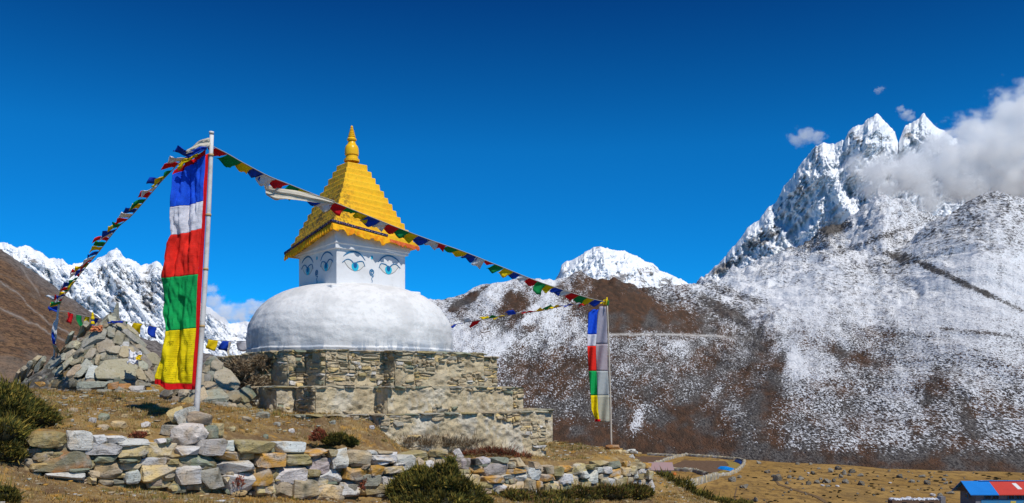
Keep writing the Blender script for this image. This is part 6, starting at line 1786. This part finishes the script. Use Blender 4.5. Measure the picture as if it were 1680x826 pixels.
for i in range(70):
    px = rb.uniform(1225, 1690); py = rb.uniform(770, 824)
    if py < np.interp(px, [1225, 1300, 1450, 1690], [764, 769, 773, 780]) or (px > 1565 and py > 792):
        continue
    spots.append((px, py, rb.uniform(2.5, 6.5), rb.uniform(2, 4)))
used = set()
for i, (px, py, w, h) in enumerate(spots):
    k = i % 7
    drop(BM[k], px, py, w * 0.8, h * 1.0, 'weathered grey boulder lying on the golden meadow of the valley floor', 'boulder', 'boulders scattered over the golden meadow', k not in used); used.add(k)
for i, (px, py, w, h) in enumerate([(1612, 791, 10, 4), (1531, 814, 11, 7), (1491, 817, 8, 4), (1350, 798, 8, 4), (1374, 800, 6, 4), (1460, 793, 6, 3), (1326, 776, 4, 3), (1520, 791, 7, 4)]):
    drop(WB_, px, py, w, h, 'pale white boulder standing out on the golden meadow', 'boulder', 'white boulders on the golden meadow', i == 0)
CM = []
for k in range(4):
    rng = np.random.default_rng(540 + k)
    V, Fq, C0 = sprigs(rng, [((0, 0, 0.25), (0.95, 0.8, 0.45)), ((0.5, 0.1, 0.2), (0.5, 0.5, 0.35)), ((-0.5, -0.1, 0.2), (0.5, 0.4, 0.3))], 700, 0.22, 0.06, [(0.035, 0.033, 0.014), (0.05, 0.042, 0.018), (0.025, 0.024, 0.012)])
    v = ICO[2][0] * np.array([0.9, 0.75, 0.4]) + np.array([0, 0, 0.2])
    J = Joined(); J.add(V, Fq, C0); J.add(v, np.hstack([ICO[2][1], ICO[2][1][:, 2:]]), (0.025, 0.022, 0.012))
    CM.append(build_mixed(J, 'cushion_shrub', LEAF, None))
rng = np.random.default_rng(9); k = 0
while k < 150:
    px = rng.uniform(1170, 1690); py = 768 + 58 * rng.random() ** 1.1
    lim = np.interp(px, [1170, 1300, 1450, 1690], [762, 768, 772, 778])
    if py < lim or (px < 1225 and py < 790) or (px > 1570 and py > 795):
        continue
    w = rng.uniform(2, 9) * rng.uniform(0.6, 1.2); h = rng.uniform(1.0, 2.2)
    drop(CM[k % 4], px, py, w, h, 'dark low cushion shrub dotting the golden meadow of the valley floor', 'shrub', 'cushion shrubs dotting the golden meadow', k < 4); k += 1

# little house among the fields
def P_box(name, c, s, mat, parent, loc, rz=0.0):
    ca, sa = math.cos(rz), math.sin(rz)
    V, f = box_vf((ca, sa, 0), (-sa, ca, 0), (0, 0, 1), np.array(c, float) - loc, *s)
    return mk(name, V, f, mat, parent, False)
def gable(name, x0, x1, yc, half, z0, rise, over, mat, parent, loc, th=0.12, rz=0.0, piv=None):
    """two sloped roof sheets along x"""
    V = []
    for x in (x0, x1):
        V += [(x, yc - half - over, z0 - over * rise / half), (x, yc, z0 + rise), (x, yc + half + over, z0 - over * rise / half)]
        V += [(x, yc - half - over, z0 - over * rise / half + th), (x, yc, z0 + rise + th), (x, yc + half + over, z0 - over * rise / half + th)]
    Fl = [[3, 4, 10, 9], [4, 5, 11, 10], [0, 6, 7, 1], [1, 7, 8, 2], [0, 3, 9, 6], [2, 8, 11, 5], [0, 1, 4, 3], [1, 2, 5, 4], [6, 9, 10, 7], [7, 10, 11, 8]]
    V = np.array(V)
    if rz:
        d = V[:, :2] - piv; c_, s_ = math.cos(rz), math.sin(rz)
        V[:, :2] = np.stack([d[:, 0] * c_ - d[:, 1] * s_, d[:, 0] * s_ + d[:, 1] * c_], 1) + piv
    return mk(name, V - loc, Fl, mat, parent, False)
RUST = m_paint('faded_rust_roof_sheet', (0.33, 0.21, 0.20), (0.24, 0.24, 0.25), 0.5, 0.8, 0.6, 0.2, streak=2.0)
PLAST = m_paint('pale_plaster', (0.52, 0.48, 0.40), (0.32, 0.28, 0.22), 0.4, 1.2, 0.9, 0.4)
DARK = m_paint('dark_glass', (0.02, 0.022, 0.026), (0.04, 0.04, 0.045), 0.4, 2, 0.25, 0.1)
WHF = m_paint('white_frame', (0.66, 0.66, 0.64), (0.5, 0.5, 0.48), 0.3, 3, 0.6, 0.1)
hp = valley(1086, 785)
HO = empty('house', 'small house with a faded rust-coloured roof among the fields', 'house', hp)
P_box('wall', (hp[0] - 0.2, hp[1] + 2.0, hp[2] + 1.1), (5.0, 4.0, 2.4), PLAST, HO, hp)
gable('roof', hp[0] - 3.1, hp[0] + 2.9, hp[1] + 2.0, 2.0, hp[2] + 2.35, 1.35, 0.5, RUST, HO, hp)
wf = P_box('window', (hp[0] + 1.0, hp[1] - 0.02, hp[2] + 1.2), (0.9, 0.08, 1.2), WHF, HO, hp)
P_box('pane', (hp[0] + 1.0, hp[1] - 0.05, hp[2] + 1.2), (0.66, 0.06, 0.95), DARK, wf, hp * 0 + hp)
dr = P_box('door', (hp[0] - 0.9, hp[1] - 0.02, hp[2] + 0.95), (0.85, 0.08, 1.9), RUST, HO, hp)

# the lodge at the lower right: blue and red sheet roof, blue boarded front with a row of windows
def m_sheet(name, c):
    t = NT(name, 0.45, 0.4)
    n = t.noise(0.6, 4, 0.6)
    t.color(t.mix(t.math('MULTIPLY', t.step(n, 0.4, 0.7), 0.3), c, tuple(x * 0.7 for x in c)))
    w = t.n('ShaderNodeTexWave', wave_type='BANDS', bands_direction='X'); w.inputs['Scale'].default_value = 2.2
    t.l(t.co(), w.inputs['Vector']); t.bump(w.outputs['Fac'], 0.5, 0.04)
    return t.m
BROOF = m_sheet('blue_roof_sheet', (0.01, 0.20, 0.62)); RROOF = m_sheet('red_roof_sheet', (0.55, 0.055, 0.035))
BWALL = m_paint('blue_boards', (0.03, 0.20, 0.42), (0.10, 0.14, 0.18), 0.4, 1.5, 0.8, 0.2)
GWALL = m_paint('grey_blue_stone_wall', (0.19, 0.20, 0.23), (0.10, 0.09, 0.09), 0.5, 1.6, 0.9, 0.5)
BRW = m_paint('brown_boards', (0.13, 0.085, 0.06), (0.07, 0.05, 0.04), 0.4, 1.5, 0.9, 0.3)
dl_ = 150.0
p0 = P(1596, 809.5, dl_); zg = gz(p0[0] + 6, dl_ + 2)
LO = empty('lodge', 'long lodge with a bright blue and red sheet roof at the lower right', 'lodge', (p0[0], dl_, zg))
loc = np.array([p0[0], dl_, zg]); ze = p0[2]; LN = 20.0; HD = 2.7
P_box('wall', (p0[0] + LN / 2 + 0.4, dl_ + HD + 0.3, (zg + ze) / 2 - 0.3), (LN - 0.6, 2 * HD - 0.2, ze - zg + 0.5), GWALL, LO, loc)
fr_ = P_box('front_boards', (p0[0] + LN / 2 + 0.9, dl_ + 0.36, ze - 1.75), (LN - 1.4, 0.10, 1.2), BWALL, LO, loc)
gb = [(p0[0] + 0.12, dl_ + 0.4, ze - 0.05), (p0[0] + 0.12, dl_ + 2 * HD + 0.2, ze - 0.05), (p0[0] + 0.12, dl_ + HD + 0.3, ze + 1.52)]
V = np.array(gb + [(a + 0.2, b, c) for a, b, c in gb]) - loc
mk('gable_boards', V, [[0, 2, 1], [3, 4, 5], [0, 1, 4, 3], [1, 2, 5, 4], [2, 0, 3, 5]], BRW, LO, False)
gable('blue_roof', p0[0] - 0.5, p0[0] + 4.3, dl_ + HD + 0.3, HD, ze, 1.65, 0.55, BROOF, LO, loc)
rf = gable('red_roof', p0[0] + 4.3, p0[0] + LN + 0.5, dl_ + HD + 0.3, HD, ze + 0.01, 1.65, 0.55, RROOF, LO, loc)
P_box('ridge_cap', (p0[0] + LN / 2 + 1.5, dl_ + HD + 0.3, ze + 1.80), (LN - 2.0, 0.5, 0.07), BROOF, LO, loc)
sx = p0[0] + 8.2
a_ = np.array([[sx, dl_ + 0.3 + 0.7, 0], [sx + 0.75, dl_ + 0.3 + 0.7, 0], [sx + 0.45, dl_ + 0.3 + 2.1, 0], [sx - 0.3, dl_ + 0.3 + 2.1, 0]])
a_[:, 2] = ze + 0.01 + 0.13 + 1.65 * (a_[:, 1] - dl_ - 0.3) / HD + 0.02
mk('skylight', np.vstack([a_, a_ - [0, 0, 0.06]]) - loc, [[0, 1, 2, 3], [0, 4, 5, 1], [1, 5, 6, 2], [2, 6, 7, 3], [3, 7, 4, 0]], WHF, rf, False)
for i in range(13):
    x = p0[0] + 2.7 + i * 1.32
    if i == 2: 
        continue
    wf = P_box('window', (x, dl_ + 0.30, ze - 0.62), (1.08, 0.12, 0.98), BWALL, LO, loc)
    P_box('pane', (x - 0.25, dl_ + 0.25, ze - 0.62), (0.42, 0.08, 0.80), DARK, wf, loc); P_box('pane', (x + 0.25, dl_ + 0.25, ze - 0.62), (0.42, 0.08, 0.80), DARK, wf, loc)
pn = m_paint('yellow_panel_paint', (0.55, 0.45, 0.08), (0.4, 0.3, 0.06), 0.3, 2)
for i, x in enumerate((7.0, 9.3, 11.6, 13.9)):
    P_box('painted_panel', (p0[0] + x, dl_ + 0.29, ze - 1.55), (0.9, 0.06, 0.35), pn, LO, loc)
dr = P_box('side_window', (p0[0] + 0.08, dl_ + 2.2, ze - 0.75), (0.10, 0.9, 0.8), BWALL, LO, loc); P_box('pane', (p0[0] + 0.04, dl_ + 2.2, ze - 0.75), (0.08, 0.7, 0.6), DARK, dr, loc)

# long low walled shed with a snowy top left of the lodge
s0 = P(1464, 832, 163); zg2 = gz(s0[0] + 5, 163)
SH = empty('shed', 'long low stone shed with a snow-covered top left of the lodge', 'shed', (s0[0], 163, zg2)); loc = np.array([s0[0], 163, zg2])
zt = P(0, 821.5, 163)[2]
P_box('wall', (s0[0] + 4.6, 164, (zg2 + zt) / 2), (9.2, 2.0, zt - zg2), BRW, SH, loc)
SNOWM = m_paint('patchy_snow', (0.70, 0.73, 0.78), (0.35, 0.34, 0.33), 0.6, 1.3, 0.8, 0.6)
J = Joined(); rng = np.random.default_rng(3)
for i in range(46):
    v, f = stone_h(rng, (rng.uniform(0.3, 0.6), rng.uniform(1.0, 2.2), rng.uniform(0.25, 0.45)), 16, 0.5)
    J.add(v + np.array([0.1 + i * 0.2, 1.0 + rng.uniform(-.1, .1), zt - zg2 + 0.1 + rng.uniform(-.05, .1)]), f)
J.build('snowy_top', SNOWM, SH, True, 25)
P_box('end_post', (s0[0] + 9.3, 163.6, (zg2 + zt) / 2 + 0.35), (0.9, 1.4, zt - zg2 + 0.7), GWALL, SH, loc)
for x in (2.2, 5.4, 7.2):
    P_box('opening', (s0[0] + x, 162.98, zt - 0.75), (0.8, 0.08, 0.9), DARK, SH, loc)

# ------------------------------------------------------------------ clouds: real volumes hanging before the peaks
def cloud(label, lumps, d, dens, nscale, seed, edge=0.55, squash=0.8):
    k = d / F
    L = np.array(lumps, float); c = np.array([L[:, 0].mean(), L[:, 1].mean()])
    R = L[:, 2].max()
    t = bpy.data.materials.new('cloud_vapour'); t.use_nodes = True
    N = NT.__new__(NT); N.m = t; N.t = t.node_tree; N.t.nodes.clear(); N._co = None
    out = N.n('ShaderNodeOutputMaterial'); vol = N.n('ShaderNodeVolumePrincipled')
    N.l(vol.outputs[0], out.inputs['Volume'])
    vol.inputs['Color'].default_value = (1.0, 1.0, 1.0, 1); vol.inputs['Anisotropy'].default_value = -0.25
    sh = None
    for (px, py, r) in L:
        nd = N.n('ShaderNodeVectorMath', operation='SUBTRACT'); N.l(N.co(), nd.inputs[0]); nd.inputs[1].default_value = (px - c[0], 0, -(py - c[1]))
        sc = N.n('ShaderNodeVectorMath', operation='MULTIPLY'); N.l(nd.outputs[0], sc.inputs[0]); sc.inputs[1].default_value = (1 / r, 1 / (r * 0.7), 1 / (r * squash))
        ln = N.n('ShaderNodeVectorMath', operation='LENGTH'); N.l(sc.outputs[0], ln.inputs[0])
        f = N.math('SUBTRACT', 1.0, ln.outputs['Value'])
        sh = f if sh is None else N.math('SMOOTH_MAX', sh, f, 0.25)
    n1 = N.noise(nscale, 6, 0.62, N.mapped((1, 1, 1.2)))
    x = N.math('ADD', sh, N.math('MULTIPLY', N.math('SUBTRACT', n1, 0.50), 2.6))
    de = N.math('MULTIPLY', N.step(x, 0.0, edge), dens)
    N.l(de, vol.inputs['Density'])
    x0, x1 = (L[:, 0] - L[:, 2] * 1.35).min() - c[0], (L[:, 0] + L[:, 2] * 1.35).max() - c[0]
    z0, z1 = -((L[:, 1] + L[:, 2] * 1.2).max() - c[1]), -((L[:, 1] - L[:, 2] * 1.2).min() - c[1])
    V, f = box_vf((1, 0, 0), (0, 1, 0), (0, 0, 1), ((x0 + x1) / 2, 0, (z0 + z1) / 2), x1 - x0, 1.7 * R, z1 - z0)
    o = mk('cloud', V, f, t, None, False)
    o.location = tuple(P(c[0], c[1], d)); o.scale = (k, k, k)
    return tag(o, label, 'cloud', None)
cloud('large white cloud bank covering the right shoulder of the highest snow peak', [(1640, 245, 80), (1565, 268, 64), (1495, 284, 52), (1440, 283, 42), (1408, 268, 24), (1600, 225, 50), (1665, 190, 52), (1715, 200, 90), (1580, 305, 50), (1515, 312, 36), (1760, 260, 110), (1650, 295, 60), (1535, 240, 34), (1450, 305, 36), (1520, 325, 34)], 2700.0, 0.04, 0.036, 1, 0.55)
cloud('small wisp of white cloud left of the highest snow peak', [(1322, 222, 20), (1342, 226, 15), (1306, 230, 14), (1298, 224, 9)], 3400.0, 0.02, 0.07, 2)
cloud('tiny cloud puff high above the snow peaks', [(1441, 148, 8), (1446, 146, 6)], 3400.0, 0.02, 0.14, 3)
cloud('small curl of cloud rising between the twin snow summits', [(1478, 180, 9), (1487, 187, 11), (1494, 194, 9)], 3400.0, 0.03, 0.11, 4)
cloud('low white cloud behind the tall flagpole above the left snow range', [(345, 475, 14), (350, 495, 20), (368, 512, 26), (395, 517, 24), (418, 508, 20), (412, 498, 12), (435, 515, 18), (335, 510, 16)], 4100.0, 0.02, 0.07, 5)
